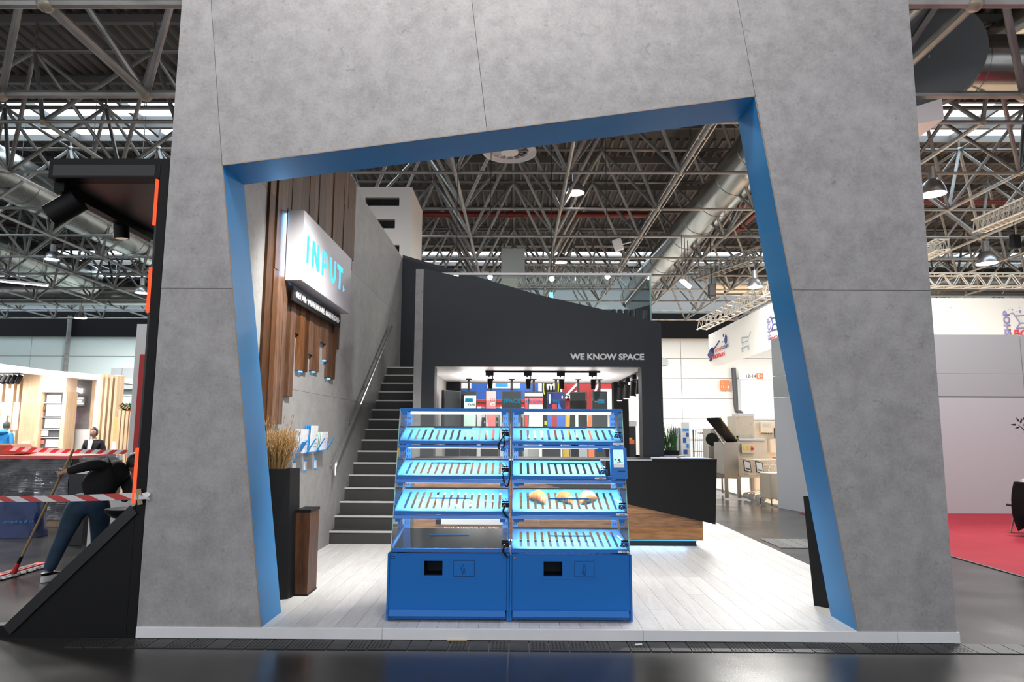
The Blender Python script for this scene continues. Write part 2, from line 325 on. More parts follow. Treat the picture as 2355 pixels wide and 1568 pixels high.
K = dict(
 concrete=concrete('grey_concrete_panel', (.375, .363, .368), .62, 1.28),
 concrete_l=concrete('stand_concrete_panel', (.33, .325, .315), .72, 1.2),
 chip=mat('chipboard_edge', (.34, .25, .18), .7),
 reveal=mat('blue_reveal', (.016, .215, .50), .45, var=.03, scale=3),
 case=mat('blue_powder_coat', (.010, .155, .53), .38, spec=.4),
 shelf=mat('blue_case_coat_lit', (.06, .30, .66), .4, spec=.4),  # same paint as the case, lightened to carry the strong shelf lighting
 darkcase=mat('dark_recess', (.004, .012, .03), .6),
 graphite=mat('graphite_paint', (.020, .025, .031), .6, var=.03, scale=2),
 black=mat('matt_black', (.0060, .0060, .0068), .55, spec=.25),
 blackg=mat('satin_black', (.012, .012, .014), .3),
 night=mat('dark_blue_paint', (.008, .012, .020), .55),
 white=mat('white_laminate', (.82, .82, .82), .35),
 offwhite=mat('off_white_wall', (.72, .71, .68), .55),
 plinth=mat('white_fascia', (.80, .81, .84), .4, var=.04, scale=3),
 plank=wood('white_oak_plank', (.56, .545, .53), (.66, .65, .64), (.74, .735, .73), 'y', 1.4, .42, .07),
 woodd=wood('walnut_plank', (.034, .0125, .0045), (.095, .040, .016), (.175, .083, .037), 'z', 1.0, .5, .42),
 woodc=wood('walnut_front', (.10, .044, .018), (.29, .145, .068), (.46, .25, .125), 'x', .9, .5, .12),
 woodb=wood('walnut_box', (.03, .012, .006), (.10, .042, .018), (.17, .075, .033), 'z', .8, .5, .1),
 woodl=wood('light_oak', (.50, .35, .22), (.62, .45, .30), (.70, .54, .38), 'z', .8, .55, .1),
 step=mat('dark_stair_board', (.035, .034, .033), .5, var=.06, scale=5),
 nosing=mat('aluminium_nosing', (.62, .62, .62), .35, .3),
 steel=mat('brushed_steel', (.55, .55, .56), .3, .9),
 steelm=mat('mirror_steel', (.16, .165, .17), .12, 1.0),
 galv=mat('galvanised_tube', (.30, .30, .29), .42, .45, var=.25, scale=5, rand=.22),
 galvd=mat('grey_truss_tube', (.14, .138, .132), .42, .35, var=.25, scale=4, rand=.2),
 nodem=mat('cast_node', (.36, .33, .26), .4, .35),
 duct=mat('duct_sheet', (.46, .47, .45), .22, .92, var=.05, scale=.8),
 deck=mat('roof_deck', (.030, .025, .023), .55, var=.2, scale=1),
 deckr=mat('roof_deck_rib', (.10, .088, .082), .5),
 purlin=mat('purlin_paint', (.13, .123, .117), .5),
 redpipe=mat('red_pipe_paint', (.18, .02, .012), .45),
 alu=mat('alu_truss', (.72, .70, .64), .35, .35),
 floor=hallfloor('dark_hall_floor'),
 cover=mat('trench_cover', (.030, .030, .030), .5, var=.3, scale=9),
 slot=mat('slot_dark', (.006, .006, .006), .7),
 glass=glassmat('clear_glass', (.97, .995, .99)), glasst=glassmat('railing_glass', (.92, .97, .97)),
 gedge=mat('glass_edge', (.25, .52, .45), .2),
 bulb=glow('lamp_glow', (1, .98, .95), 9), bulbs=glow('spot_glow', (1, .97, .93), 4), led=glow('case_led', (1, .93, .93), 2.2),
 sky=glow('skylight_glow', (.74, .89, 1), 3.2), blueglow=glow('blue_backlight', (.12, .50, 1), 2.6), cyan=glow('letter_side_light', (.07, .42, 1), 1.5), orange=glow('orange_strip', (1, .10, .035), .9),
 red=mat('signal_red', (.56, .03, .03), .45), tapew=mat('tape_white', (.78, .78, .80), .35), taper=mat('tape_red', (.60, .035, .03), .35), beige=mat('beige_tape', (.38, .28, .15), .5),
 carpet=mat('red_carpet', (.50, .035, .06), .95, var=.06, scale=3, bump=.4, bscale=300),
 pinkw=mat('pale_wall', (.52, .54, .57), .6), greyp=mat('grey_panel', (.42, .45, .47), .6), whitew=mat('hall_wall_white', (.74, .74, .71), .6), greenw=mat('hall_wall_tint', (.66, .76, .74), .6),
 cream=mat('cream_steel', (.60, .53, .42), .5, var=.03), steelw=mat('warm_steel', (.36, .32, .27), .35, .7), ottoman=mat('beige_fabric', (.52, .46, .36), .8),
 orangep=mat('orange_sign', (.90, .20, .07), .5), navy=mat('navy_print', (.05, .06, .22), .5), redp=mat('red_print', (.80, .06, .07), .5), dgrey=mat('dark_grey_print', (.06, .06, .065), .5),
 lilac=mat('lilac_print', (.30, .28, .50), .5), banner=mat('banner_fabric', (.86, .85, .80), .7),
 blueb=mat('blue_fascia', (.03, .12, .46), .5), redb=mat('red_fascia', (.30, .02, .02), .5), yellow=mat('yellow_paint', (.80, .52, .06), .5), lime=mat('lime_print', (.55, .62, .02), .5), teal=glow('screen_letter_light', (.02, .24, .42), .75), mint=mat('mint_print', (.55, .78, .66), .5), coral=mat('coral_print', (.85, .16, .15), .5),
 screenb=mat('dark_screen', (.010, .013, .013), .08, spec=.7), screennavy=mat('navy_screen', (.008, .014, .06), .1),
 skin=mat('skin', (.50, .30, .22), .5), hair=mat('dark_hair', (.012, .008, .006), .5), knit=mat('black_sweater', (.008, .008, .010), .85, bump=.3, bscale=150), denim=mat('blue_denim', (.018, .050, .095), .8, var=.35, scale=6, bump=.3, bscale=200), jacketb=mat('blue_jacket', (.02, .24, .62), .6, var=.1, scale=10), shirt=mat('white_shirt', (.75, .72, .68), .7),
 stick=wood('broom_wood', (.30, .19, .09), (.42, .28, .14), (.50, .35, .19), 'z', 1, .5, .05), mopw=mat('mop_yarn', (.62, .62, .64), .9, bump=.8, bscale=80), film=wrapfilm('black_stretch_film'), bagb=mat('blue_bag', (.003, .028, .15), .35, var=.2, scale=6, bump=.6, bscale=9), kraft=mat('kraft_paper', (.22, .085, .045), .7, var=.1),
 straw=mat('dried_grass', (.38, .24, .10), .8, rand=.3), leaf=mat('green_leaf', (.03, .12, .02), .5, rand=.3), leafd=mat('dark_leaf', (.012, .035, .02), .4), paper=mat('paper', (.82, .82, .83), .5), bluep=mat('blue_card', (.03, .33, .80), .45),
 croi=mat('croissant_crust', (.21, .062, .010), .45, var=.35, scale=14, bump=.5, bscale=50), chrome=mat('chrome', (.7, .7, .7), .12, 1), fluor=glow('tube_glow', (1, 1, .98), 5),
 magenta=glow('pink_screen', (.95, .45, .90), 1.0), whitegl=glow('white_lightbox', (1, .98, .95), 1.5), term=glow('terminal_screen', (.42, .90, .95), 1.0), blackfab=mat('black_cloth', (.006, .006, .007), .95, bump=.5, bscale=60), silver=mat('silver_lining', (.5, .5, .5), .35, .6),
)
# ================================================================== HALL SHELL
fl = MB().face([(-48, -9, 0), (48, -9, 0), (48, 44, 0), (-48, 44, 0)]).build('floor', K['floor'], origin=(0, 0, 0)); fl['kind'] = 'structure'
# trench covers let into the floor: one strip along the plinth, one further back
def trench(y0, y1, x0, x1, step, cut=None):
    x = x0
    while x < x1:
        if cut and cut[0] < x < cut[1]: x += step; continue
        mb = MB().box(x+.004, x+step-.004, y0, y1, .0005, .006)
        if random.random() < .5:
            for k in range(4):
                for q in range(5):
                    xx = x+step*(.14+.19*k); yy = y0+(y1-y0)*(.12+.17*q)
                    mb.box(xx, xx+.013, yy, yy+(y1-y0)*.10, .0062, .0066, 1)
        mb.build('trench_cover', [K['cover'], K['slot']], fl); x += step
trench(5.40, 5.63, -3.4, 5.0, .152)
trench(10.12, 10.95, 3.75, 6.2, .2)
# far wall of the hall
wf = struct('wall_far')
def slabs(parent, name, x0, x1, y, z0, z1, nx, nz, m, gap=.02, th=.08):
    for i in range(nx):
        for j in range(nz):
            MB().box(x0+(x1-x0)*i/nx+gap/2, x0+(x1-x0)*(i+1)/nx-gap/2, y, y+th, z0+(z1-z0)*j/nz+gap/2, z0+(z1-z0)*(j+1)/nz-gap/2).build(name, m, parent)
MB().box(-48, 48, 42.1, 42.4, 0, 12).build('backing', K['greyp'], wf)
slabs(wf, 'wall_panel', -46, -14, 42.0, 0, 7.35, 4, 6, K['greenw'], .03)
slabs(wf, 'wall_panel', -14, 34, 42.0, 0, 7.35, 6, 6, K['whitew'], .03)
MB().box(-48, 48, 41.9, 42.0, 7.35, 8.9).build('dark_band', K['black'], wf)
p = aY(155, 800, 41.7); MB().tube((p.x, 41.7, 0), (p.x, 41.7, 8.6), .13, 8).build('downpipe', K['galv'], wf, smooth=True)
# ceiling: ribbed deck, purlins, space frame
ZB, ZT, ZD = 8.26, 10.75, 11.75
ce = struct('ceiling', (0, 0, ZD))
deck = MB()
for (y0, y1) in ((-6, 20.0), (22.9, 37.6), (41.0, 44)): deck.box(-48, 48, y0, y1, ZD, ZD+.1)
deck.box(-3.5, 9.0, 20.0, 22.9, ZD, ZD+.1)
deck.build('roof_deck', K['deck'], ce)
rb = MB()
x = -47
while x < 47:
    for (y0, y1) in ((-2, 20.0), (22.9, 37.6)): rb.prism([(x, y0, ZD), (x+.05, y0, ZD-.07), (x+.11, y0, ZD-.07), (x+.16, y0, ZD)], (0, y1-y0, 0))
    x += .32
rb.build('deck_rib', K['deckr'], ce, recalc=False)['kind'] = 'stuff'
for j in range(-1, 9):
    y = 15.62+2.93*j
    MB().box(-47, 47, y-.06, y+.06, ZD-.28, ZD-.07).build('purlin', K['purlin'], ce)
for n, (x0, x1, y0, y1) in enumerate(((-48, -3.5, 20.0, 22.9), (9.0, 48, 20.0, 22.9), (-48, 48, 37.6, 41.0)), 1):
    wn = struct('window_%d' % n, ((x0+x1)/2, (y0+y1)/2, ZD))
    k = int((x1-x0)/2.9)
    for i in range(k):
        a = x0+(x1-x0)*i/k; b = x0+(x1-x0)*(i+1)/k
        MB().box(a+.05, b-.05, y0+.1, y1-.1, ZD+.12, ZD+.14).build('pane', K['sky'], wn)
        MB().box(a-.05, a+.05, y0, y1, ZD-.1, ZD+.12).build('glazing_bar', K['purlin'], wn)
    for yy in (y0, (y0+y1)/2, y1): MB().box(x0, x1, yy-.06, yy+.06, ZD-.12, ZD+.1).build('crossbar', K['purlin'], wn)
UNIT = {}
def unit_tube(name, r, m):
    k = (name, round(r, 3))
    if k not in UNIT:
        o = MB().tube((0, 0, -.5), (0, 0, .5), r, 8).build(name, m, None, smooth=True, origin=(0, 0, 0)); UNIT[k] = o.data; bpy.data.objects.remove(o)
    return UNIT[k]
nodeme = MB().ball((0, 0, 0), 1, 10).build('ball_node', K['nodem'], None, smooth=True, origin=(0, 0, 0)); NODE = nodeme.data; bpy.data.objects.remove(nodeme)
tubes = []; nodes = []
NX = range(-13, 14); xb = lambda i: -1.62+2.9*i; xt = lambda i: -.17+2.9*i
def add_section(yb, yt, rb_, rt_, rw):
    for j, y in enumerate(yb):
        for i in NX:
            nodes.append((V((xb(i), y, ZB)), rb_*1.8))
            tubes.append(('bottom_chord', V((xb(i), y, ZB)), V((xb(i+1), y, ZB)), rb_))
            if j+1 < len(yb): tubes.append(('bottom_chord', V((xb(i), y, ZB)), V((xb(i), yb[j+1], ZB)), rb_*1.1))
            for yy in yt:
                if abs(yy-y) < 1.6:
                    for d in (-1, 0): tubes.append(('web_tube', V((xb(i), y, ZB)), V((xt(i+d), yy, ZT)), rw))
    for j, y in enumerate(yt):
        for i in NX:
            nodes.append((V((xt(i), y, ZT)), rt_*1.7))
            tubes.append(('top_chord', V((xt(i), y, ZT)), V((xt(i+1), y, ZT)), rt_))
            tubes.append(('hanger', V((xt(i), y, ZT)), V((xt(i), y, ZD-.1)), .03))
            if j+1 < len(yt): tubes.append(('top_chord', V((xt(i), y, ZT)), V((xt(i), yt[j+1], ZT)), rt_*.8))
add_section([14.15+2.93*k for k in range(10)], [15.62+2.93*k for k in range(9)], .045, .06, .05)
add_section([9.99, 12.93], [8.5, 11.46], .08, .08, .07)
far = {}
cnt = {}
def inview(p):
    q = pj(p); return q and -60 < q[0] < 2415 and -60 < q[1] < 1500
def hidden(p):
    q = pj(p); 
    return q and 440 < q[0] < 2060 and q[1] < 215
tubes.sort(key=lambda t: ((t[1]+t[2])/2-EYE).length)
for (nm, a, b, r) in tubes:
    if (a.y+b.y)/2 < 32 and (inview(a) or inview(b)) and not (hidden(a) and hidden(b)) and cnt.get(nm, 0) < (120 if nm == 'hanger' else 290) :
        cnt[nm] = cnt.get(nm, 0)+1
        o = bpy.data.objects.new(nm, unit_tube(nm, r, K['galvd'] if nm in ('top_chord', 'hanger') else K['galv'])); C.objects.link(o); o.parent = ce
        d = b-a; o.location = (a+b)/2-V((0, 0, ZD)); o.rotation_mode = 'QUATERNION'; o.rotation_quaternion = d.to_track_quat('Z', 'Y'); o.scale = (1, 1, d.length)
    elif a.y > 8: far.setdefault(nm, MB()).tube(a, b, r, 6, caps=False)
for nm, mb in far.items(): mb.build(nm, K['galv'], ce, smooth=False, recalc=False)['kind'] = 'stuff'
c = 0; fn = MB()
nodes.sort(key=lambda t: (t[0]-EYE).length)
for (p, r) in nodes:
    if inview(p) and not hidden(p) and p.y < 32 and c < 200:
        o = bpy.data.objects.new('ball_node', NODE); C.objects.link(o); o.parent = ce; o.location = p-V((0, 0, ZD)); o.scale = (r, r, r); c += 1
# ducts and pipes under the roof
def duct(name, label, a, b, r, m='duct', cat='duct', rings=10, hang=True):
    a, b = V(a), V(b); t = thing(name, label, cat, a)
    MB().tube(a, b, r, 24).build('shell', K[m], t, smooth=True)
    d = (b-a); u = d.normalized()
    for k in range(rings):
        p = a+d*((k+.5)/rings); MB().tube(p-u*.02, p+u*.02, r*1.02, 24).build('band', K[m], t, smooth=True)
        if hang: MB().tube(p+V((0, 0, r)), V((p.x, p.y, ZD)), .012, 5).build('hanger_rod', K['galvd'], t)
    return t
duct('air_duct', 'large silver round air duct running away above the portal opening', (6.7, 11.0, 9.45), (6.7, 40, 9.45), .66, rings=14)
duct('air_duct', 'silver air duct crossing the roof beyond the white trusses', (9.5, 33, 8.9), (34, 33, 8.9), .7, rings=8)
duct('air_duct', 'big silver duct slanting away over the tall black frame', (-16.2, 14, 9.6), (-16.2, 35.2, 9.6), .75, rings=10)
duct('air_duct', 'second silver duct beside the outer hall wall pipe', (-22.5, 16, 9.4), (-22.5, 35.2, 9.4), .8, rings=10)
duct('air_duct', 'pale duct crossing high over the food booth', (-34, 36.5, 9.1), (-8, 36.5, 9.1), .8, rings=8)
dw = duct('air_duct', 'wide silver duct with a flat round end beside the white lamp box', (8.6, 14.2, 9.6), (22, 14.2, 9.6), .62, rings=5)
duct('air_duct', 'slim silver duct high above the round duct end', (8.0, 12.4, 10.45), (20, 12.4, 10.45), .2, rings=4)
duct('air_duct', 'silver duct running away above the red carpet booth', (13.2, 10, 11.15), (10.6, 19.6, 11.15), .36, rings=5)
p = aY(2170, 225, 13.9)
MB().tube((8.75, 13.9, 9.55), (8.6, 13.6, 9.5), 1.05, 40).build('end_disc', mat('duct_grey', (.12, .15, .16), .5), dw, smooth=True)
for (nm, lab, a, b, r) in (('sprinkler_pipe', 'long dark red pipe crossing under the deck above the pendant lamp', (-6, 26.9, 10.3), (5.5, 26.9, 10.3), .11),
    ('sprinkler_pipe', 'orange red pipe running away beside the big silver duct', (9.6, 17, 10.4), (9.6, 30, 10.4), .12),
    ('sprinkler_pipe', 'short red pipe crossing beside the big silver duct', (7.6, 24.5, 9.9), (9.6, 24.5, 9.9), .11),
    ('sprinkler_pipe', 'red pipe crossing behind the bell lamp by the outer edge', (11, 24.4, 10.0), (26, 24.4, 10.0), .09),
    ('sprinkler_pipe', 'red pipe over the tall black frame', (-13.5, 20.2, 9.5), (-9.6, 20.2, 9.5), .08),
    ('sprinkler_pipe', 'red pipe above the top edge of the portal', (2.8, 18.6, 11.2), (5.6, 18.6, 11.2), .1)):
    t = thing(nm, lab, 'pipe', a); MB().tube(a, b, r, 10).build('pipe', K['redpipe'], t, smooth=True)
    d = V(b)-V(a)
    for k in (.1, .5, .9):
        q = V(a)+d*k; MB().tube(q-d.normalized()*.08, q+d.normalized()*.08, r*1.5, 10).build('coupling', K['redpipe'], t, smooth=True)
        MB().tube(q, (q.x, q.y, ZD), .014, 5).build('hanger_rod', K['galvd'], t)
# cable tray beside the big duct
t = thing('cable_tray', 'narrow ladder cable tray along the bottom chord beside the big duct', 'cable tray', (4.3, 12, 8.5))
for dx in (-.12, .12): MB().box(4.3+dx-.015, 4.3+dx+.015, 12, 34, 8.42, 8.52).build('rail', K['galv'], t)
for k in range(22): MB().box(4.18, 4.42, 12.4+k, 12.46+k, 8.44, 8.47).build('rung', K['galv'], t)
# bell lamps
def bell(px, py, Y, label, zt=None, dia=None):
    Y = min((14.15+2.93*k for k in range(9)), key=lambda q: abs(q-Y))
    c = aY(px, py, Y); r = dia/2
    t = thing('bell_lamp', label, 'lamp', c, 'high bay bell lamps under the roof')
    MB().lathe([(r, 0), (r*1.0, r*.08), (r*.96, r*.4), (r*.72, r*.95), (r*.4, r*1.2), (r*.36, r*1.25)], c, 28, close=False).build('bell_shade', K['steel'], t, smooth=True)
    MB().lathe([(r*.93, .02), (r*.5, r*.1), (.001, r*.12)], c, 28, close=False).build('glowing_disc', K['bulb'], t)
    MB().tube(c+V((0, 0, r*1.22)), c+V((0, 0, r*2.3)), r*.36, 16).build('ballast_housing', K['steel'], t, smooth=True)
    MB().tube(c+V((0, 0, r*2.3)), (c.x, c.y, ZB-.03), .015, 6).build('suspension_cable', K['galvd'], t)
bell(1323, 444, 19.5, 'bell lamp hanging in the open roof above the glass railing', dia=.56)
bell(2146, 447, 17.5, 'bell lamp at the edge of the concrete portal by the outer side', dia=.62)
bell(1288, 604, 28, 'small bell lamp low behind the silver roof truss', dia=.62)
bell(119, 597, 25, 'bell lamp in front of the silver duct by the hall wall', dia=.52)
bell(326, 674, 27, 'bell lamp next to the orange strip of the tall black frame', dia=.5)
bell(185, 732, 34, 'most distant bell lamp just over the black wall band', dia=.55)
bell(2270, 606, 27, 'bell lamp above the long white truss of the carpet booth', dia=.75)
bell(1737, 660, 24, 'bell lamp over the slanting truss with the shopping banner', dia=.5)
# round ceiling vent
c = aY(1172, 352, 15.2); t = thing('swirl_vent', 'round white swirl air outlet just under the portal top', 'air vent', c)
MB().lathe([(.62, 0), (.62, .05), (.44, .09), (.44, .03)], c, 36, close=False).build('ring', K['white'], t, smooth=True)
MB().lathe([(.2, 0), (.2, .06), (.02, .06)], c, 24).build('hub', K['white'], t, smooth=True)
for k in range(14):
    a = 2*math.pi*k/14; u = V((math.cos(a), math.sin(a), 0)); q = V((-math.sin(a), math.cos(a), 0))
    MB().obox(c+u*.32+V((0, 0, .05)), u*.13, q*.035+V((0, 0, .02)), V((0, 0, .004))).build('blade', K['white'], t)
MB().tube(c+V((0, 0, .06)), (c.x, c.y, ZD), .19, 20).build('neck', K['duct'], t, smooth=True)
# tube lights and small hung boxes
def tubelight(px, py, Y, w, label, dirv=(0, 1, 0)):
    c = aY(px, py, Y); d = V(dirv).normalized(); t = thing('tube_light', label, 'light', c, 'fluorescent tube lights under the roof')
    MB().bar(c-d*w/2, c+d*w/2, .16, .07).build('housing', K['white'], t); MB().bar(c-d*w/2-V((0, 0, .05)), c+d*w/2-V((0, 0, .05)), .07, .04).build('glowing_tube', K['fluor'], t)
    for s in (-.4, 0, .4): MB().tube(c+d*w*s, V((c.x, c.y, ZB-.03 if c.z < ZB-.1 else ZD))+V((d.x, d.y, 0))*w*s, .012, 5).build('hanger_rod', K['galvd'], t)
tubelight(40, 648, 25.87, 2.4, 'slanting tube light against the silver duct', (1, -.02, -.10))
tubelight(332, 253, 19, 1.8, 'white tube light in front of the bright skylight', (1, 0, 0))
tubelight(1577, 652, 22.94, 1.1, 'short tube light below the big silver duct', (.5, 1, 0))
# ================================================================== PORTAL
YF, YB = 5.645, 6.10
wp = struct('wall_front', (.2, YF, .09))
OP = [(-2.003, .09), (-2.529, 3.872), (2.042, 4.502), (2.66, .09)]       # slanted opening: x, z
e = .008
core = MB()
def pris(mb, pts, y0, y1, mi=0): mb.prism([(x, y0, z) for x, z in pts], (0, y1-y0, 0), mi)
pris(core, [(-2.985, .09), (-2.003-e, .09), (-2.529-e, 3.872+e), (-2.985, 3.872+e)], YF+.008, YB)
pris(core, [(-2.985, 3.872+e), (-2.529-e, 3.872+e), (2.042+e, 4.502+e), (3.43, 4.502+e), (3.43, 5.9), (-2.985, 5.9)], YF+.008, YB)
pris(core, [(2.66+e, .09), (3.43, .09), (3.43, 4.502+e), (2.042+e, 4.502+e)], YF+.008, YB)
core.build('core', K['dgrey'], wp)
g = .002
P = [
 [(-2.985, .09), (-2.003-e, .09), (-2.380-e, 2.8-g), (-2.985, 2.8-g)],
 [(-2.985, 2.8+g), (-2.380-e, 2.8+g), (-2.529-e-g, 3.872+e), (-2.79-g, 5.9), (-2.985, 5.9)],
 [(-2.529-e+g, 3.872+e), (-.268-g, 4.184+e), (-.473-g, 5.9), (-2.79+g, 5.9)],
 [(-.268+g, 4.184+e), (2.042+e-g, 4.502+e), (1.862-g, 5.9), (-.473+g, 5.9)],
 [(2.042+e+g, 4.502+e), (2.280+e, 2.8+g), (3.43, 2.8+g), (3.43, 5.9), (1.862+g, 5.9)],
 [(2.280+e, 2.8-g), (2.66+e, .09), (3.43, .09), (3.43, 2.8-g)]]
for q in P:
    mb = MB(); pris(mb, q, YF, YF+.008); mb.build('concrete_panel', K['concrete'], wp)
for q in P:                                                               # rear face panels
    mb = MB(); pris(mb, q, YB, YB+.006); mb.build('rear_panel', K['concrete'], wp)
for i in range(3):
    a, b = OP[i], OP[i+1]
    d = V((b[0]-a[0], 0, b[1]-a[1])).normalized(); nrm = V((-d.z, 0, d.x))
    A = V((a[0], YF-.001, a[1])); B = V((b[0], YF-.001, b[1]))
    MB().prism([A, B, B+nrm*e, A+nrm*e], (0, YB-YF+.004, 0), 0, 1).build('reveal_panel', [K['reveal'], K['chip']], wp)
# ================================================================== PLATFORM
pf = struct('platform_floor', (.2, YF, 0))
MB().box(-2.975, 3.42, YF+.02, 17.2, .005, .080).build('base_slab', K['dgrey'], pf)
cuts = [-2.985, -1.05, .99, 2.965, 3.448]
for a, b in zip(cuts, cuts[1:]): MB().box(a+.001, b-.001, YF-.012, YF+.02, .008, .0895).build('fascia_board', K['plinth'], pf, bevel=.002)
MB().box(3.42, 3.432, YF+.02, 17.2, .008, .0895).build('fascia_board', K['plinth'], pf)
pw = .162; x = -2.57; col = 0
while x < 3.41:
    x1 = min(x+pw, 3.42); y = YF+.0205; off = (col*.83) % 1.9; col += 1
    ends = [y]
    yy = y+.5+off
    while yy < 12.4: ends.append(yy); yy += 2.1
    ends.append(12.4)
    for a, b in zip(ends, ends[1:]):
        MB().box(x+.0012, x1-.0012, a+.0012, b-.0012, .0805, .0900).build('floor_plank', K['plank'], pf)
    x += pw
MB().box(-2.57, 3.42, 12.4, 17.2, .0805, .0898).build('rear_floor', K['offwhite'], pf)
MB().box(-2.985, -2.57, YF+.0205, 9.0, .0805, .0898).build('side_strip', K['offwhite'], pf)
# ================================================================== STAND SIDE WALL
XL = -2.57
wl = struct('wall_left', (XL, 9, .09))
MB().box(XL-.25, XL-.012, YB+.01, 15.0, .09, 5.46).build('core', K['dgrey'], wl)
ys = [YB+.01, 7.35, 8.62, 9.88, 11.14, 12.4, 13.66, 15.0]
for a, b in zip(ys, ys[1:]):
    for z0, z1 in ((.09, 2.09), (2.09, 4.09), (4.09, 5.46)): MB().box(XL-.012, XL, a+.0015, b-.0015, z0+.0015, z1-.0015).build('concrete_panel', K['concrete_l'], wl)
wk = [(6.80, 6.98, 1.60), (6.98, 7.12, 1.62), (7.12, 7.30, 1.69), (7.30, 7.42, 1.69), (7.42, 7.58, 2.0), (7.58, 7.74, 2.0), (7.76, 7.90, 2.73), (7.90, 8.08, 2.32), (8.08, 8.28, 2.32), (8.28, 8.45, 2.55), (8.45, 8.75, 2.36),
      (8.75, 9.0, 2.76), (9.0, 9.12, 2.55), (9.12, 9.32, 2.33), (9.32, 9.5, 2.33), (9.5, 9.68, 2.76), (9.68, 9.9, 3.4), (9.9, 10.06, 4.05), (10.06, 10.24, 4.23), (10.24, 10.39, 4.23)]
for i, (a, b, zb) in enumerate(wk):
    zs = [zb]
    if i % 3 == 0: zs.append(4.05)
    elif i % 3 == 1: zs.append(3.3 if zb < 3 else 4.9)
    zs.append(5.46)
    for q, (z0, z1) in enumerate(zip(zs, zs[1:])):
        th = random.choice((.030, .036, .042, .048))
        MB().box(XL, XL+th, a+.001, b-.001, z0+(.0015 if q else 0), z1).build('wood_plank', K['woodd'], wl)
for (y, z) in ((8.08, 2.32), (8.6, 2.36), (9.06, 2.55), (9.3, 2.33), (9.8, 3.5)):
    MB().box(XL+.002, XL+.03, y-.04, y+.04, z-.012, z-.002).build('backlight_strip', K['blueglow'], wl)
wr = struct('wall_rear', (0, 15.0, .09))
mb = MB(); pris(mb, [(-2.57, .09), (-1.45, .09), (-1.45, 2.72), (2.6, 2.72), (2.6, 4.0), (-2.57, 5.53)], 15.0, 15.2); mb.build('dark_panel', K['night'], wr)
# staircase
st = struct('staircase', (-1.9, 9.68, .09)); RS, RN = .1745, .257
for n in range(16):
    y = 9.70+RN*n; z = .09+RS*(n+1)
    MB().box(XL, -1.56, y, y+.02, z-RS, z-.012).build('riser', K['step'], st)
    MB().box(XL, -1.56, y, y+RN+.02, z-.012, z).build('tread', K['step'], st)
    MB().box(XL, -1.56, y-.012, y, z-.024, z+.001).build('nosing', K['nosing'], st)
    MB().box(XL, -1.56, y-.001, y+.03, z, z+.0015).build('nosing_strip', K['nosing'], st)
MB().box(XL, 2.1, 13.81, 15.0, 2.72, 2.88).build('landing', K['step'], st)
# ================================================================== GRAPHITE BOOTH
YW = 10.4
wb = struct('wall_back', (.4, YW, .09))
mb = MB()
pris(mb, [(-1.447, .09), (-1.25, .09), (-1.25, 2.605), (-1.447, 2.605)], YW, YW+.3)
pris(mb, [(1.877, .09), (2.19, .09), (2.19, 2.605), (1.877, 2.605)], YW, YW+.3)
pris(mb, [(-1.447, 2.605), (2.19, 2.605), (2.19, 3.28), (-1.447, 4.115)], YW, YW+.12)
mb.build('graphite_panel', K['graphite'], wb)
MB().box(-1.567, -1.447, YW-.02, YW+.35, .09, 4.10).build('concrete_post', K['concrete_l'], wb)
MB().box(-1.43, 2.19, YW+.12, 13.9, 2.605, 2.72).build('soffit', K['white'], wb)
MB().box(-1.43, 2.19, 13.9, 14.0, 2.60, 2.9).build('rear_lintel', K['black'], wb)
MB().box(-1.43, -1.40, YW+.3, 13.9, .09, 2.605).build('side_panel', K['concrete_l'], wb)
MB().box(-1.40, -1.13, 13.6, 13.9, .09, 2.605).build('rear_post', K['black'], wb)
MB().box(1.90, 2.19, 13.6, 13.9, .09, 2.605).build('rear_post', K['black'], wb)
MB().box(1.80, 2.19, YW+.3, YW+.34, .09, 1.28).build('low_return', K['black'], wb)
# lettering of the booth
o = lettering('WE KNOW SPACE', (.80, YW-.001, 2.705), (1, 0, 0), (0, 0, 1), 1.12, .098, K['white'], wb, depth=.012, bold=.045)
# ================================================================== DARK TOP LETTERS, RAILING
t = thing('glass_railing', 'frameless glass railing with white top rail on the graphite booth', 'railing', (.4, YW+.18, 2.9))
for a, b in ((-1.38, -.25), (-.24, .90), (.91, 2.06)): MB().box(a, b, YW+.15, YW+.165, 2.9, 4.05).build('glass_pane', K['glasst'], t)
MB().box(2.06, 2.075, YW+.15, YW+2.6, 2.9, 4.05).build('glass_pane', K['glasst'], t)
MB().box(2.056, 2.079, YW+.146, YW+.169, 2.9, 4.05).build('glass_edge', K['gedge'], t)
MB().box(-1.40, 2.09, YW+.14, YW+.175, 4.05, 4.085).build('top_rail', K['white'], t)
MB().box(2.055, 2.08, YW+.175, YW+2.6, 4.05, 4.08).build('top_rail', K['white'], t)
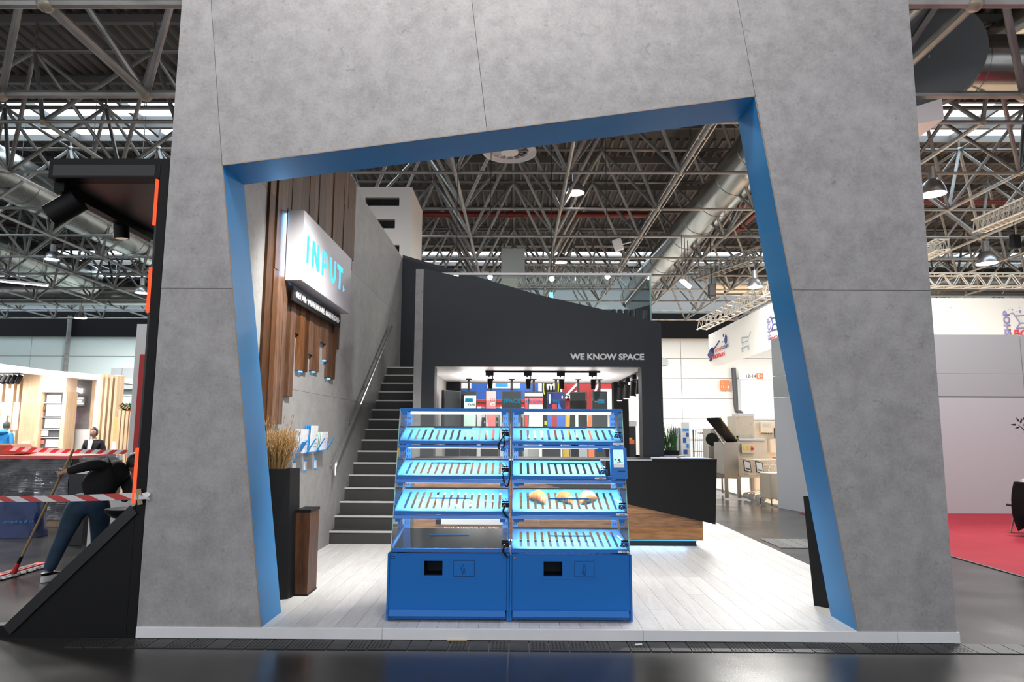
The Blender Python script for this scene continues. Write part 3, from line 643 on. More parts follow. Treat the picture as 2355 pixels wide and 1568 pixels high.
# ================================================================== BAKERY DISPLAY CASES
ZP = .09; Y0, ZC = 5.85, .640; KS = .25; YR = 6.50                       # front foot of the glass, its height, lean, rear plane
fy = lambda z: Y0+KS*(z-ZC)
FZ = [.665, .958, 1.248, 1.540, 1.822]                                    # front heights of the tiers
BZ = [.745, 1.098, 1.360, 1.657]
def case(x0, x1, name, label, unit):
    t = thing(name, label, 'display case', ((x0+x1)/2, 6.15, ZP), 'bakery display cases')
    m, kb = K['case'], K['darkcase']; W = x1-x0
    gx0, gx1 = (x0+.02, x1-.010) if unit == 0 else (x0+.010, x1-.017)
    # base cabinet
    out, inn = (x0, x1-.002) if unit == 0 else (x0+.002, x1)
    for (a, b) in ((out, out+.018), (inn-.018, inn)): MB().box(a, b, 5.835, YR, .10, .625).build('side_panel', m, t, bevel=.002)
    MB().box(out+.018, inn-.018, YR-.02, YR, .13, .625).build('rear_panel', m, t)
    MB().box(out+.018, inn-.018, 5.86, YR-.02, .60, .625).build('base_top', m, t)
    MB().box(out+.018, inn-.018, 5.90, YR-.02, .11, .135).build('base_floor', m, t)
    fx0, fx1 = out+.020, inn-.020
    hx = [x0+.300, x0+.452, x0+.545, x0+.712] if unit == 0 else [x0+.280, x0+.434, x0+.535, x0+.692]
    zb0, zb1 = .450, .568
    fp = MB()                                                            # front panel with the chute cut through it
    fp.box(fx0, hx[0], 5.842, 5.860, .180, .616); fp.box(hx[1], fx1, 5.842, 5.860, .180, .616)
    fp.box(hx[0], hx[1], 5.842, 5.860, .180, zb0); fp.box(hx[0], hx[1], 5.842, 5.860, zb1, .616)
    fo = fp.build('front_panel', m, t)
    ch = MB(); ch.box(hx[0]-.004, hx[0], 5.860, 6.05, zb0-.004, zb1+.004); ch.box(hx[1], hx[1]+.004, 5.860, 6.05, zb0-.004, zb1+.004)
    ch.box(hx[0], hx[1], 5.860, 6.05, zb0-.004, zb0); ch.box(hx[0], hx[1], 5.860, 6.05, zb1, zb1+.004); ch.box(hx[0], hx[1], 6.05, 6.054, zb0, zb1)
    ch.build('chute', kb, fo)
    MB().box(hx[0]-.012, hx[3]+.018, 5.8408, 5.842, zb0-.024, zb0-.021).box(hx[3]+.016, hx[3]+.018, 5.8408, 5.842, zb0-.024, zb1+.012).box(hx[0]-.012, hx[0]-.010, 5.8408, 5.842, zb0-.024, zb1+.012).box(hx[0]-.012, hx[3]+.018, 5.8408, 5.842, zb1+.011, zb1+.013).build('recess_edge', K['case'], fo)
    fl_ = MB().box(hx[2], hx[3], 5.838, 5.842, zb0, zb1).build('flap', m, fo, bevel=.001)
    gp = MB()
    for (a, b, c, d) in ((hx[2]-.003, hx[2], zb0-.003, zb1+.003), (hx[3], hx[3]+.003, zb0-.003, zb1+.003), (hx[2], hx[3], zb1, zb1+.003), (hx[2], hx[3], zb0-.004, zb0)): gp.box(a, b, 5.8405, 5.8418, c, d)
    gp.build('flap_gap', kb, fo)
    # pressed outline of a walking person with a bag
    cx = (hx[2]+hx[3])/2-(.01 if unit == 0 else -.0); s_ = 1 if unit == 0 else -1; cz = (zb0+zb1)/2; ln = MB(); yy = 5.8372
    ln.path(circ((cx, yy, cz+.030), .0065, (1, 0, 0), (0, 0, 1), 12), .0011, 5, closed=True)
    q = [(-.012, .008), (-.007, .020), (.007, .020), (.014, .002), (.017, -.012), (.013, -.012), (.007, .004), (.007, -.012), (.006, -.046), (.001, -.046), (0, -.016), (-.002, -.046), (-.007, -.046), (-.008, -.010), (-.009, .006), (-.012, -.008), (-.015, -.006)]
    ln.path([(cx+s_*a, yy, cz+b) for a, b in q], .0011, 5, closed=True)
    ln.path([(cx+s_*a, yy, cz+b) for a, b in ((.013, -.014), (.010, -.030), (.015, -.038), (.022, -.034), (.022, -.022), (.016, -.014))], .0011, 5, closed=True)
    ln.build('person_emblem', K['darkcase'], fo)
    MB().box(out+.024, out+.058, 5.839, 5.842, .588, .603).build('maker_plate', K['black'], fo)
    MB().box(out+.028, out+.054, 5.8385, 5.8392, .594, .597).build('plate_print', K['paper'], fo)
    kx0, kx1 = (out+.022, inn-.03) if unit == 0 else (out+.024, inn-.03)
    MB().prism([(kx0, 5.812, .137), (kx0, 5.842, .137), (kx0, 5.842, .182), (kx0, 5.828, .182)], (kx1-kx0, 0, 0)).build('bumper_rail', m, t, bevel=.002)
    MB().box(out+.02, inn-.02, 5.865, 5.885, .105, .160).build('kick_plate', m, t)
    for fx in (out+.05, inn-.05):
        for fyy in (5.93, 6.42): MB().tube((fx, fyy, .0902), (fx, fyy, .112), .018, 10).build('foot', K['steel'], t, smooth=True)
    # uprights with punched slots
    for ux in (gx0+.035, gx1-.035):
        up = MB(); up.box(ux-.024, ux+.024, YR-.045, YR-.005, .62, 1.80)
        uo = up.build('upright', m, t); sl = MB(); z = .68
        while z < 1.77: sl.box(ux-.014, ux-.006, YR-.0462, YR-.044, z, z+.024).box(ux+.006, ux+.014, YR-.0462, YR-.044, z, z+.024); z += .05
        sl.build('slot', kb, uo)
    # glass sides
    for gx in (gx0, gx1):
        MB().prism([(gx, fy(.64)+.005, .64), (gx, YR, .64), (gx, YR, 1.815), (gx, fy(1.815)+.005, 1.815)], (.006, 0, 0)).build('side_glass', K['glass'], t)
        MB().bar((gx+.003, fy(.64), .64), (gx+.003, fy(1.815), 1.815), .007, .006, (0, -1, 0)).build('glass_edge', K['gedge'] if gx in (gx0 if unit == 0 else gx1,) else m, t)
    # top
    MB().prism([(gx0-.004, fy(1.822)-.006, 1.796), (gx0-.004, fy(1.822)-.006, 1.824), (gx0-.004, fy(1.822)+.03, 1.826), (gx0-.004, fy(1.822)+.03, 1.800)], (gx1-gx0+.012, 0, 0)).build('top_rail', m, t, bevel=.002)
    MB().box(gx0, gx1+.006, fy(1.822)+.03, YR, 1.818, 1.824).build('top_glass', K['glass'], t)
    for q in range(4):
        zf, zb_ = FZ[q], BZ[q]; yf = fy(zf)+.012; yb = YR-.05
        sx0, sx1 = gx0+.012, gx1-.006
        term = (unit == 1 and q == 2)
        if term: sx1 -= .155
        P_ = lambda x, f: (x, yf+(yb-yf)*f, zf+(zb_-zf)*f)
        if unit == 0 and q == 0:
            MB().prism([P_(sx0, 0), P_(sx1, 0), P_(sx1, 1), P_(sx0, 1)], (0, 0, -.006)).build('steel_tray', K['steelm'], t)
            [MB().bar(P_(xr, 0), P_(xr, 1), .010, .03).build('tray_rim', m, t) for xr in (sx0-.004, sx1+.004)]
        else:
            sh = MB(); n = 14 if not term else 12; pitch = .0622; lead = .058 if unit == 0 else .062
            f0, f1 = .10, .86
            sh.prism([P_(sx0, 0), P_(sx1, 0), P_(sx1, f0), P_(sx0, f0)], (0, 0, -.004)); sh.prism([P_(sx0, f1), P_(sx1, f1), P_(sx1, 1), P_(sx0, 1)], (0, 0, -.004))
            xx = sx0
            for k in range(n+1):
                xa = sx0+lead+pitch*k; xe = xa if k < n else sx1
                if k == n: xe = sx1
                sh.prism([P_(xx, f0), P_(xe, f0), P_(xe, f1), P_(xx, f1)], (0, 0, -.004)); xx = xa+.022
            sh.prism([P_(sx0, 1), P_(sx1, 1), P_(sx1, 1.0), P_(sx0, 1)], (0, 0, .014))
            sh.build('slotted_shelf', K['shelf'], t)
            for sx in (sx0, sx1): MB().bar(P_(sx, .0), P_(sx, 1), .004, .03).build('shelf_bracket', m, t)
        # front rails below the shelf and the next tier's head rail
        rx1 = gx1+.004
        MB().prism([(gx0+.002, fy(zf-.012), zf-.030), (gx0+.002, fy(zf-.012)+.014, zf-.030), (gx0+.002, fy(zf)+.014, zf-.001), (gx0+.002, fy(zf)-.001, zf-.001)], (rx1-gx0-.002, 0, 0)).build('front_rail', m, t, bevel=.0015)
        if q: MB().prism([(gx0+.002, fy(zf-.06)-.012, zf-.060), (gx0+.002, fy(zf-.06)+.03, zf-.060), (gx0+.002, fy(zf)+.03, zf-.036), (gx0+.002, fy(zf)-.008, zf-.036)], (rx1-gx0-.002, 0, 0)).build('head_rail', m, t, bevel=.003)
        zt = (FZ[q+1]-.060) if q < 3 else 1.796                          # underside of the head rail above this tier
        # light strip tucked behind the head rail
        lx0, lx1 = (gx0+.09, gx1-.06) if unit == 0 else (gx0+.10, gx1-.09)
        if q == 3: MB().box(lx0, lx1, fy(zt)+.040, fy(zt)+.055, zt-.022, zt+.004).build('light_profile', K['led'], t)
        else: MB().box(lx0, lx1, fy(zt)+.035, fy(zt)+.05, zt-.004, zt+.012).build('light_profile', K['led'], t)
        lamp('AREA', ((gx0+gx1)/2, fy(zt)+.06, zt-.006), 9.0 if q else 6.0, (1, .99, .98), ((gx0+gx1)/2, fy(zt)+.20, zt-.3), size=gx1-gx0-.2, sy=.03)
        # door: glass flap with hinges and bar handle
        dx1 = sx1+.003 if not term else sx1
        za, zc_ = zf+.004, zt-.006; off = -.006
        if q or True:
            MB().prism([(gx0+.012, fy(za)+off, za), (dx1, fy(za)+off, za), (dx1, fy(zc_)+off, zc_), (gx0+.012, fy(zc_)+off, zc_)], (0, .005, 0)).build('door_glass', K['glass'], t)
        for hxx in (gx0+.045, dx1-.045):
            MB().box(hxx-.022, hxx+.022, fy(zt)-.014, fy(zt)+.006, zt-.026, zt+.002).build('door_hinge', m, t, bevel=.001)
        if unit == 1: MB().box(gx0+.065, gx0+.11, fy(zt)-.006, fy(zt)+.012, zt-.022, zt+.002).build('light_end_cap', m, t)
        zh = zf+.106 if q < 3 else zf+.114; hc = x0+.500
        ha, hb = (hc-.165, hc+.165)
        MB().tube((ha, fy(zh)-.030, zh), (hb, fy(zh)-.030, zh), .0052, 10).tube((ha+.006, fy(zh)-.030, zh), (ha+.006, fy(zh)-.004, zh), .005, 8).tube((hb-.006, fy(zh)-.030, zh), (hb-.006, fy(zh)-.004, zh), .005, 8).build('bar_handle', m, t, smooth=True)
        if unit == 1:                                                    # price strip on the rail
            px1 = sx1+.012 if not term else sx1; ps = MB().box(px1-.098, px1-.002, fy(zf)-.006, fy(zf)-.002, zf-.029, zf-.010).build('price_strip', K['paper'], t)
            for k in range(4): MB().box(px1-.062+.010*k, px1-.056+.010*k, fy(zf)-.0068, fy(zf)-.006, zf-.023, zf-.016).build('print', K['dgrey'], ps)
    return t
case(-1.06, -.061, 'bakery_display_case', 'blue bakery display case with a dark steel tray in its lowest tier', 0)
c2 = case(-.059, .942, 'bakery_display_case', 'blue bakery display case with croissants and an order screen on its corner', 1)
# order terminal on the corner of the second case
tb = MB().prism([(.806, fy(1.226)-.020, 1.226), (.806, fy(1.226)+.05, 1.226), (.806, fy(1.484)+.05, 1.484), (.806, fy(1.484)-.020, 1.484)], (.140, 0, 0)).build('order_terminal', K['case'], c2, bevel=.003)
def slab(x0, x1, z0, z1, dy, th, nm, m, par):
    return MB().prism([(x0, fy(z0)-dy, z0), (x1, fy(z0)-dy, z0), (x1, fy(z1)-dy, z1), (x0, fy(z1)-dy, z1)], (0, th, 0)).build(nm, m, par)
sc = slab(.830, .917, 1.323, 1.471, .0215, .002, 'screen', K['term'], tb)
pic = MB()
for (x, z, r, sq, mi) in ((.846, 1.388, .008, (1, .1, 1), 0), (.878, 1.384, .012, (1.1, .1, 1), 1), (.884, 1.374, .010, (1, .1, .8), 1)): pic.ball((x, fy(z)-.0225, z), r, 12, sq, mi)
pic.box(.858, .908, fy(1.366)-.0235, fy(1.366)-.0225, 1.362, 1.367, 2); pic.box(.842, .880, fy(1.36)-.0235, fy(1.36)-.0225, 1.356, 1.361, 3)
pic.build('screen_picture', [K['coral'], K['straw'], K['dgrey'], K['bluep']], tb)
slab(.830, .917, 1.323, 1.350, .0219, .0004, 'screen_footer', K['white'], tb)
slab(.862, .926, 1.288, 1.2955, .0208, .001, 'card_slot', K['darkcase'], tb)
# tongs on holders; black coiled cords on the first case, plain wire tongs on the second
def tongs(x, z, label, cord, loops, seed):
    y = fy(z)-.02; rnd = random.Random(seed)
    t = thing('serving_tongs', label, 'tongs', (x, y, z), 'serving tongs of the display cases')
    MB().box(x-.022, x+.040, y-.005, y+.012, z-.018, z+.018).build('holder', K['black'] if cord else K['case'], t, bevel=.002)
    MB().box(x-.018, x+.036, y-.006, y+.014, z+.024, z+.034).build('holder_lip', K['black'], t)
    w_ = MB()
    for s in (-1, 1): w_.path([(x+.005, y-.006, z-.005), (x+.012+s*.012, y+.04, z+.028), (x-.015+s*.02, y+.10, z+.055)], .0035, 6)
    w_.build('tong_arm', K['black'] if cord else K['chrome'], t, smooth=True)
    MB().path(circ((x, y-.012, z-.008), .011, (1, 0, 0), (0, 0, 1), 14), .003, 6, closed=True).build('ring', K['chrome'], t, smooth=True)
    if cord:
        pts = []; n = 150
        for i in range(n+1):
            u = i/n
            if cord == 1: bx, bz = x-.004-.030*math.sin(math.pi*2*u)*(1 if u < .5 else .6)*1.0-.022*math.sin(math.pi*u), z-.015-.115*math.sin(math.pi*u)
            elif cord == 2: bx, bz = x-.012+.062*u, z-.02-.105*math.sin(math.pi*u)**.7-.03*u
            else: bx, bz = x+.004-.025*math.sin(math.pi*u)+.03*u, z-.012-.085*u
            a = 2*math.pi*i/5; pts.append((bx+.0055*math.cos(a), y-.014+.0055*math.sin(a), bz))
        MB().path(pts, .0035, 5).build('coiled_cord', K['black'], t, smooth=True)
    else: MB().path([(x+.01, y-.01, z-.005), (x+.03, y-.016, z-.035), (x+.045, y-.012, z-.055)], .003, 5).path([(x-.03+.01*i, y-.008-.006*(i % 2), z-.012+.012*((i*7) % 3)) for i in range(7)], .0028, 5).build('wire', K['black'], t, smooth=True)
    return t
tongs(-.112, 1.600, 'black tongs with a looped coiled cord on the top tier at the centre post', 1, 0, 1)
tongs(-.110, 1.298, 'black tongs with a wide hanging coiled cord on the second tier at the centre post', 2, 0, 2)
tongs(-.106, 1.010, 'black tongs with a crumpled cord on the third tier at the centre post', 3, 0, 3)
tongs(-.104, .700, 'black tongs on the lowest tier beside the dark steel tray', 4, 0, 4)
tongs(.872, 1.590, 'wire tongs on the top tier at the outer end of the croissant case', 0, 0, 5)
tongs(.735, 1.286, 'wire tongs beside the order screen', 0, 0, 6)
tongs(.878, 1.000, 'wire tongs on the croissant tier at the outer end', 0, 0, 7)
tongs(.880, .705, 'wire tongs on the lowest tier of the croissant case', 0, 0, 8)
# croissants
def croissant(x, label, rot, sc_):
    f = .42; zf, zb_ = FZ[1], BZ[1]; yf = fy(zf)+.012; yb = YR-.05; y = yf+(yb-yf)*f; z = zf+(zb_-zf)*f
    mb = MB(); n = 26; rings = []
    segs = 15
    for i in range(segs*2+1):
        u = i/(segs*2)*2-1
        r = .050*(1-abs(u)**2.0)**.6+.004
        lay = 1+.20*((i % 4)/3.0-.5)
        rings.append((u, r*lay))
    b = len(mb.v)
    for (u, r) in rings:
        px_ = .092*u; py_ = -.014*u*u
        for k in range(n):
            a = 2*math.pi*k/n; mb.v.append((px_, py_+r*math.cos(a)*1.0, max(.0, r*.86+r*.86*math.sin(a))))
    for i in range(len(rings)-1):
        for k in range(n):
            j = (k+1) % n; mb.f.append((b+i*n+k, b+i*n+j, b+(i+1)*n+j, b+(i+1)*n+k)); mb.m.append(0)
    R_ = Matrix.Rotation(math.atan2(zb_-zf, yb-yf), 3, 'X') @ Matrix.Rotation(rot, 3, 'Z')
    mb.v = [tuple(V((x, y, z+.001)) + R_ @ (V(q)*sc_)) for q in mb.v]
    o = mb.build('croissant', K['croi'], None, smooth=True); return tag(o, label, 'croissant', 'croissants in the display case')
croissant(.188, 'golden croissant at the inner end of the row of three', -.75, 1.0)
croissant(.418, 'middle croissant behind the bar handle', -.65, .95)
croissant(.615, 'croissant at the outer end of the row, turned the other way', .6, 1.0)
# ================================================================== RECEPTION COUNTER
YC = 9.62
t = thing('reception_counter', 'long reception counter with walnut front and slanted black corner panel', 'counter', (.65, 9.9, ZP))
cz0 = .175
for k, (za, zb_) in enumerate(((cz0, .345), (.347, .52), (.522, .70), (.702, .88), (.882, 1.235))):
    for (xa, xb_) in ((-1.405, .30 if k % 2 else -.1), (.302 if k % 2 else -.098, 1.45 if k % 2 else 1.2), (1.452 if k % 2 else 1.202, 2.525)): MB().box(xa, xb_, YC, YC+.03, za, zb_).build('front_board', K['woodc'], t)
MB().box(2.495, 2.525, YC+.03, YC+.62, cz0, 1.235).build('end_panel', K['woodc'], t)
MB().box(-1.405, -1.385, YC+.03, YC+.62, cz0, 1.235).build('end_panel', K['black'], t)
MB().box(-1.36, 2.45, YC+.07, YC+.60, .091, cz0).build('plinth_base', K['night'], t)
MB().box(-1.33, 2.44, YC+.055, YC+.07, .160, .172).build('light_strip', K['cyan'], t)
lamp('AREA', (.5, YC+.04, .165), 5, (.35, .62, 1), (.5, YC-.25, .09), size=3.6, sy=.03)
lamp('AREA', (2.5, YC+.35, .165), 2.5, (.35, .62, 1), (2.8, YC+.3, .09), size=.1, sy=.5)
# black slab: thin on the far side, falling to the corner
sl = [(-1.42, 1.235), (2.735, 1.235), (2.735, 1.262), (-1.42, 1.262)]
mb = MB(); pris(mb, sl, YC-.045, YC+.68); mb.build('worktop', K['black'], t, bevel=.002)
mb = MB(); pris(mb, [(-.10, 1.235), (-.10, .985+.03), (.364, .921), (1.517, .650), (2.69, .392), (2.735, 1.235)], YC-.035, YC-.005); mb.build('slanted_panel', K['black'], t)
mb = MB(); mb.prism([(2.69, YC-.005, .392), (2.735, YC-.005, 1.235), (2.735, YC+.62, 1.235), (2.69, YC+.62, .392)], (-.03, 0, 0)); mb.build('slanted_end', K['black'], t)
MB().box(-1.42, 1.85, YC-.047, YC-.044, 1.237, 1.258).build('steel_edge', K['steel'], t)
# white framed sign on the counter front
sg = MB(); a0, a1, z0_, z1_ = -1.10, -.105, .374, .86; bw = .095
for (xa, xb_, za, zb_) in ((a0, a1, z0_, z0_+bw), (a0, a1, z1_-bw, z1_), (a0, a0+bw*.75, z0_, z1_), (a1-bw*.75, a1, z0_, z1_)): sg.box(xa, xb_, YC-.03, YC, za, zb_)
sg.build('sign_frame', K['white'], t)
lettering('INPUT.', (a0+.13, YC-.001, .53), (1, 0, 0), (0, 0, 1), a1-a0-.26, .17, K['white'], t, depth=.02, bold=.03)
lettering('RETAIL· WAREHOUSE· SOLUTIONS', (-.985, YC-.001, .295), (1, 0, 0), (0, 0, 1), .74, .042, K['white'], t, depth=.008, bold=.02)
# papers on the counter
for (pts, lab, m) in (([(1.86, 9.72), (2.22, 9.68), (2.24, 9.86), (1.9, 9.92)], 'stack of white leaflets on the worktop by the graphite wall', 'paper'),
                      ([(2.05, 10.0), (2.33, 9.96), (2.35, 10.16), (2.08, 10.18)], 'blue leaflet lying behind the white ones', 'bluep'),
                      ([(2.28, 9.72), (2.62, 9.74), (2.60, 9.98), (2.3, 9.96)], 'white brochure with blue edge on the counter corner', 'paper')):
    mb = MB().prism([(a, b, 1.2625) for a, b in pts], (0, 0, .012)); o = mb.build('leaflet', K[m]); tag(o, lab, 'leaflet', 'leaflets on the reception counter')
    if 'edge' in lab: MB().prism([(a+.01, b-.02, 1.2625) for a, b in pts], (0, 0, .004)).build('blue_cover', K['bluep'], o)
# small box of grass on the counter end
t = thing('grass_planter', 'small black box of green grass behind the graphite wall edge', 'planter', (2.36, 11.1, 1.262))
MB().box(2.22, 2.56, 11.05, 11.2, 1.262, 1.34).build('box', K['black'], t)
mb = MB(); rn = random.Random(3)
for i in range(90):
    bx = rn.uniform(2.24, 2.54)-.08*0; by = rn.uniform(11.08, 11.18); h = rn.uniform(.25, .52); dx = rn.uniform(-.10, .10); dy = rn.uniform(-.06, .06)
    mb.face([(bx-.006, by, 1.33), (bx+.006, by, 1.33), (bx+dx*.5+.004, by+dy*.5, 1.33+h*.6), (bx+dx, by+dy, 1.33+h), (bx+dx*.5-.004, by+dy*.5, 1.33+h*.6)])
mb.build('grass', K['leaf'], t, recalc=False)['kind'] = 'stuff'
MB().box(2.15, 2.62, 10.9, 11.25, .09, 1.262).build('stand', K['greyp'], t)
# ================================================================== TALL PLANTERS, PEDESTAL, GRASS
def tapered(name, label, base, top, zt, cat='planter'):
    t = thing(name, label, cat, (sum(p[0] for p in base)/len(base), sum(p[1] for p in base)/len(base), ZP))
    mb = MB(); k = len(base); n = 0
    inner = []
    cb = V((sum(p[0] for p in top)/k, sum(p[1] for p in top)/k, 0))
    B = [V((x, y, ZP+.001)) for x, y in base]; T = [V((x, y, zt)) for x, y in top]; I = [V((p.x+(cb.x-p.x)*.12, p.y+(cb.y-p.y)*.12, zt)) for p in T]; J = [p-V((0, 0, .08)) for p in I]
    for i in range(k):
        j = (i+1) % k
        mb.face([B[i], B[j], T[j], T[i]]); mb.face([T[i], T[j], I[j], I[i]]); mb.face([I[i], I[j], J[j], J[i]])
    mb.face(list(reversed(B))); mb.face(J)
    mb.build('body', K['black'], t)
    return t
tapered('tall_planter', 'tall tapered black planter with dried grass beside the walnut pedestal', [(-2.30, 6.47), (-2.10, 6.56), (-2.06, 6.76), (-2.34, 6.80)], [(-2.46, 6.44), (-2.13, 6.56), (-2.095, 6.74), (-2.50, 6.84)], 1.267)
tapered('tall_planter', 'black tapered planter half hidden behind the outer leg of the portal', [(2.665, 6.45), (2.80, 6.30), (3.05, 6.45), (2.95, 6.75)], [(2.625, 6.47), (2.86, 6.26), (3.15, 6.42), (2.98, 6.8)], 1.05)
mb = MB(); rn = random.Random(5); heads = MB(); cc = V((-2.30, 6.66, 1.20))
for i in range(520):
    a = rn.uniform(0, 6.28); r0 = rn.uniform(0, .10); h = rn.uniform(.22, .44); sp = rn.uniform(0, .17)
    if i % 30 == 0: h = rn.uniform(.45, .60)
    b0 = cc+V((math.cos(a)*r0, math.sin(a)*r0, 0)); tip = b0+V((math.cos(a)*sp, math.sin(a)*sp, h)); mid = b0+(tip-b0)*.55+V((math.cos(a)*sp*-.12, math.sin(a)*sp*-.12, .02))
    mb.tube(b0, mid, .0016, 3, .0014, caps=False); mb.tube(mid, tip, .0014, 3, .0008, caps=False)
    for q in range(4):
        p0 = mid+(tip-mid)*(q/4.0); dd = V((rn.uniform(-.02, .02), rn.uniform(-.02, .02), rn.uniform(.03, .06)))
        heads.tube(p0, p0+dd*.5, .001, 3, .0045, caps=False); heads.tube(p0+dd*.5, p0+dd, .0045, 3, .0008, caps=False)
g = mb.build('dried_grass', K['straw'], None, recalc=False); tag(g, 'bushy bundle of dried golden grass standing in the tall black planter', 'dried grass', kind='thing')
heads.build('seed_heads', K['straw'], g, recalc=False)['kind'] = 'stuff'
t = thing('pedestal', 'slim walnut pedestal with black top beside the tall planter', 'pedestal', (-2.04, 6.75, ZP))
MB().box(-2.098, -1.958, 6.68, 6.98, .108, .855).build('body', K['woodb'], t); MB().box(-2.102, -1.952, 6.676, 6.985, .855, .878).build('top', K['black'], t); MB().box(-2.10, -1.955, 6.678, 6.982, .0902, .108).build('base', K['black'], t)
# ================================================================== SIGNS ON THE SIDE WALL
XS = -2.343; sy0, sy1, sz0, sz1 = 7.30, 9.48, 3.242, 4.022
cutm = MB(); lh = .315; sw = .085; z0c = 3.47
def ybar(a, b, c, d): cutm.box(XS-.105, XS+.1, a, b, c, d)
def ypoly(q): cutm.prism([(XS-.105, a, b) for a, b in q], (.205, 0, 0))
y = 7.44; ybar(y, y+sw, z0c, z0c+lh)
y = 7.64; ypoly([(y, z0c), (y+sw, z0c), (y+sw, z0c+lh*.52), (y+.285-sw, z0c), (y+.285, z0c), (y+.285, z0c+lh), (y+.285-sw, z0c+lh), (y+.285-sw, z0c+lh*.48), (y+sw, z0c+lh), (y, z0c+lh)])
y = 8.04; arc = lambda cy_, cz_, r, a0, a1, n=9: [(cy_+r*math.cos(a0+(a1-a0)*i/n), cz_+r*math.sin(a0+(a1-a0)*i/n)) for i in range(n+1)]
ro = lh*.33; ri = ro-.065; czp = z0c+lh-ro
ypoly([(y, z0c), (y+sw, z0c), (y+sw, czp-ro), (y+.15, czp-ro)]+arc(y+.15, czp, ro, -math.pi/2, math.pi/2)+[(y+sw, z0c+lh), (y+sw, czp+ri), (y+.15, czp+ri)]+arc(y+.15, czp, ri, math.pi/2, -math.pi/2)+[(y+sw, czp-ri), (y+sw, czp+ri-.001), (y+sw-.001, z0c+lh), (y, z0c+lh)])
y = 8.40; ro = .14; ri = ro-sw*.9; cu_ = y+ro
ypoly([(y, z0c+lh), (y, z0c+ro)]+arc(cu_, z0c+ro, ro, math.pi, 2*math.pi)+[(y+2*ro, z0c+lh), (cu_+ri, z0c+lh)]+arc(cu_, z0c+ro, ri, 2*math.pi, math.pi)+[(cu_-ri, z0c+lh)])
y = 8.74; ypoly([(y, z0c+lh), (y, z0c+lh-.07), (y+.10, z0c+lh-.07), (y+.10, z0c), (y+.10+sw, z0c), (y+.10+sw, z0c+lh-.07), (y+.285, z0c+lh-.07), (y+.285, z0c+lh)])
ypoly([(9.06, z0c), (9.15, z0c+.045), (9.06, z0c+.095)])
bpy_cut = cutm.build('cut', K['cyan'], None)
bx = MB().box(XS-.175, XS, sy0, sy1, sz0, sz1).build('light_box_sign', [mat('sign_lacquer', (.58, .57, .60), .35)], None, origin=((XS+-2.52)/2, 8.4, sz0))
md = bx.modifiers.new('cut', 'BOOLEAN'); md.operation = 'DIFFERENCE'; md.object = bpy_cut; md.solver = 'EXACT'; md.use_self = True; md.material_mode = 'TRANSFER'
dg = bpy.context.evaluated_depsgraph_get(); nm = bpy.data.meshes.new_from_object(bx.evaluated_get(dg)); bx.modifiers.clear(); bx.data = nm
bpy.data.objects.remove(bpy_cut)
tag(bx, 'white box sign with blue backlit cut-out letters on the walnut cladding', 'sign')
MB().box(-2.532, -2.52, sy0+.01, sy1-.02, sz0+.01, sz1-.01).build('backlight', K['blueglow'], bx)
lamp('AREA', (-2.515, 7.29, 3.63), 2.0, (.2, .55, 1), (-2.6, 6.8, 3.63), size=.02, sy=.7)
t = thing('tagline_board', 'narrow black board with white lettering under the box sign', 'sign', (-2.45, 8.4, 3.03))
MB().box(-2.47, -2.45, 7.385, 9.405, 3.035, 3.195).build('board', K['blackg'], t)
MB().box(-2.522, -2.47, 7.6, 7.66, 3.06, 3.16).box(-2.522, -2.47, 9.2, 9.26, 3.06, 3.16).build('standoff', K['black'], t)
lettering('RETAIL· WAREHOUSE· SOLUTIONS·', (-2.449, 7.47, 3.078), (0, 1, 0), (0, 0, 1), 1.86, .082, K['white'], t, depth=.006, bold=.05)
# handrail
t = thing('handrail', 'slim grey steel handrail climbing the side wall along the stairs', 'handrail', (-2.49, 11.5, 1.0))
MB().path([(-2.49, 9.58, 1.02), (-2.49, 9.575, 1.13), (-2.49, 9.62, 1.20), (-2.49, 13.50, 3.68)], .021, 8).build('rail', K['steel'], t, smooth=True)
for k in range(5):
    y = 9.66+k*.93; z = 1.225+(y-9.66)*.639
    MB().tube((-2.49, y, z-.02), (-2.49, y, z-.07), .008, 6).tube((-2.49, y, z-.07), (XL, y, z-.07), .008, 6).tube((XL+.012, y, z-.07), (XL, y, z-.07), .03, 12).build('bracket', K['steel'], t, smooth=True)
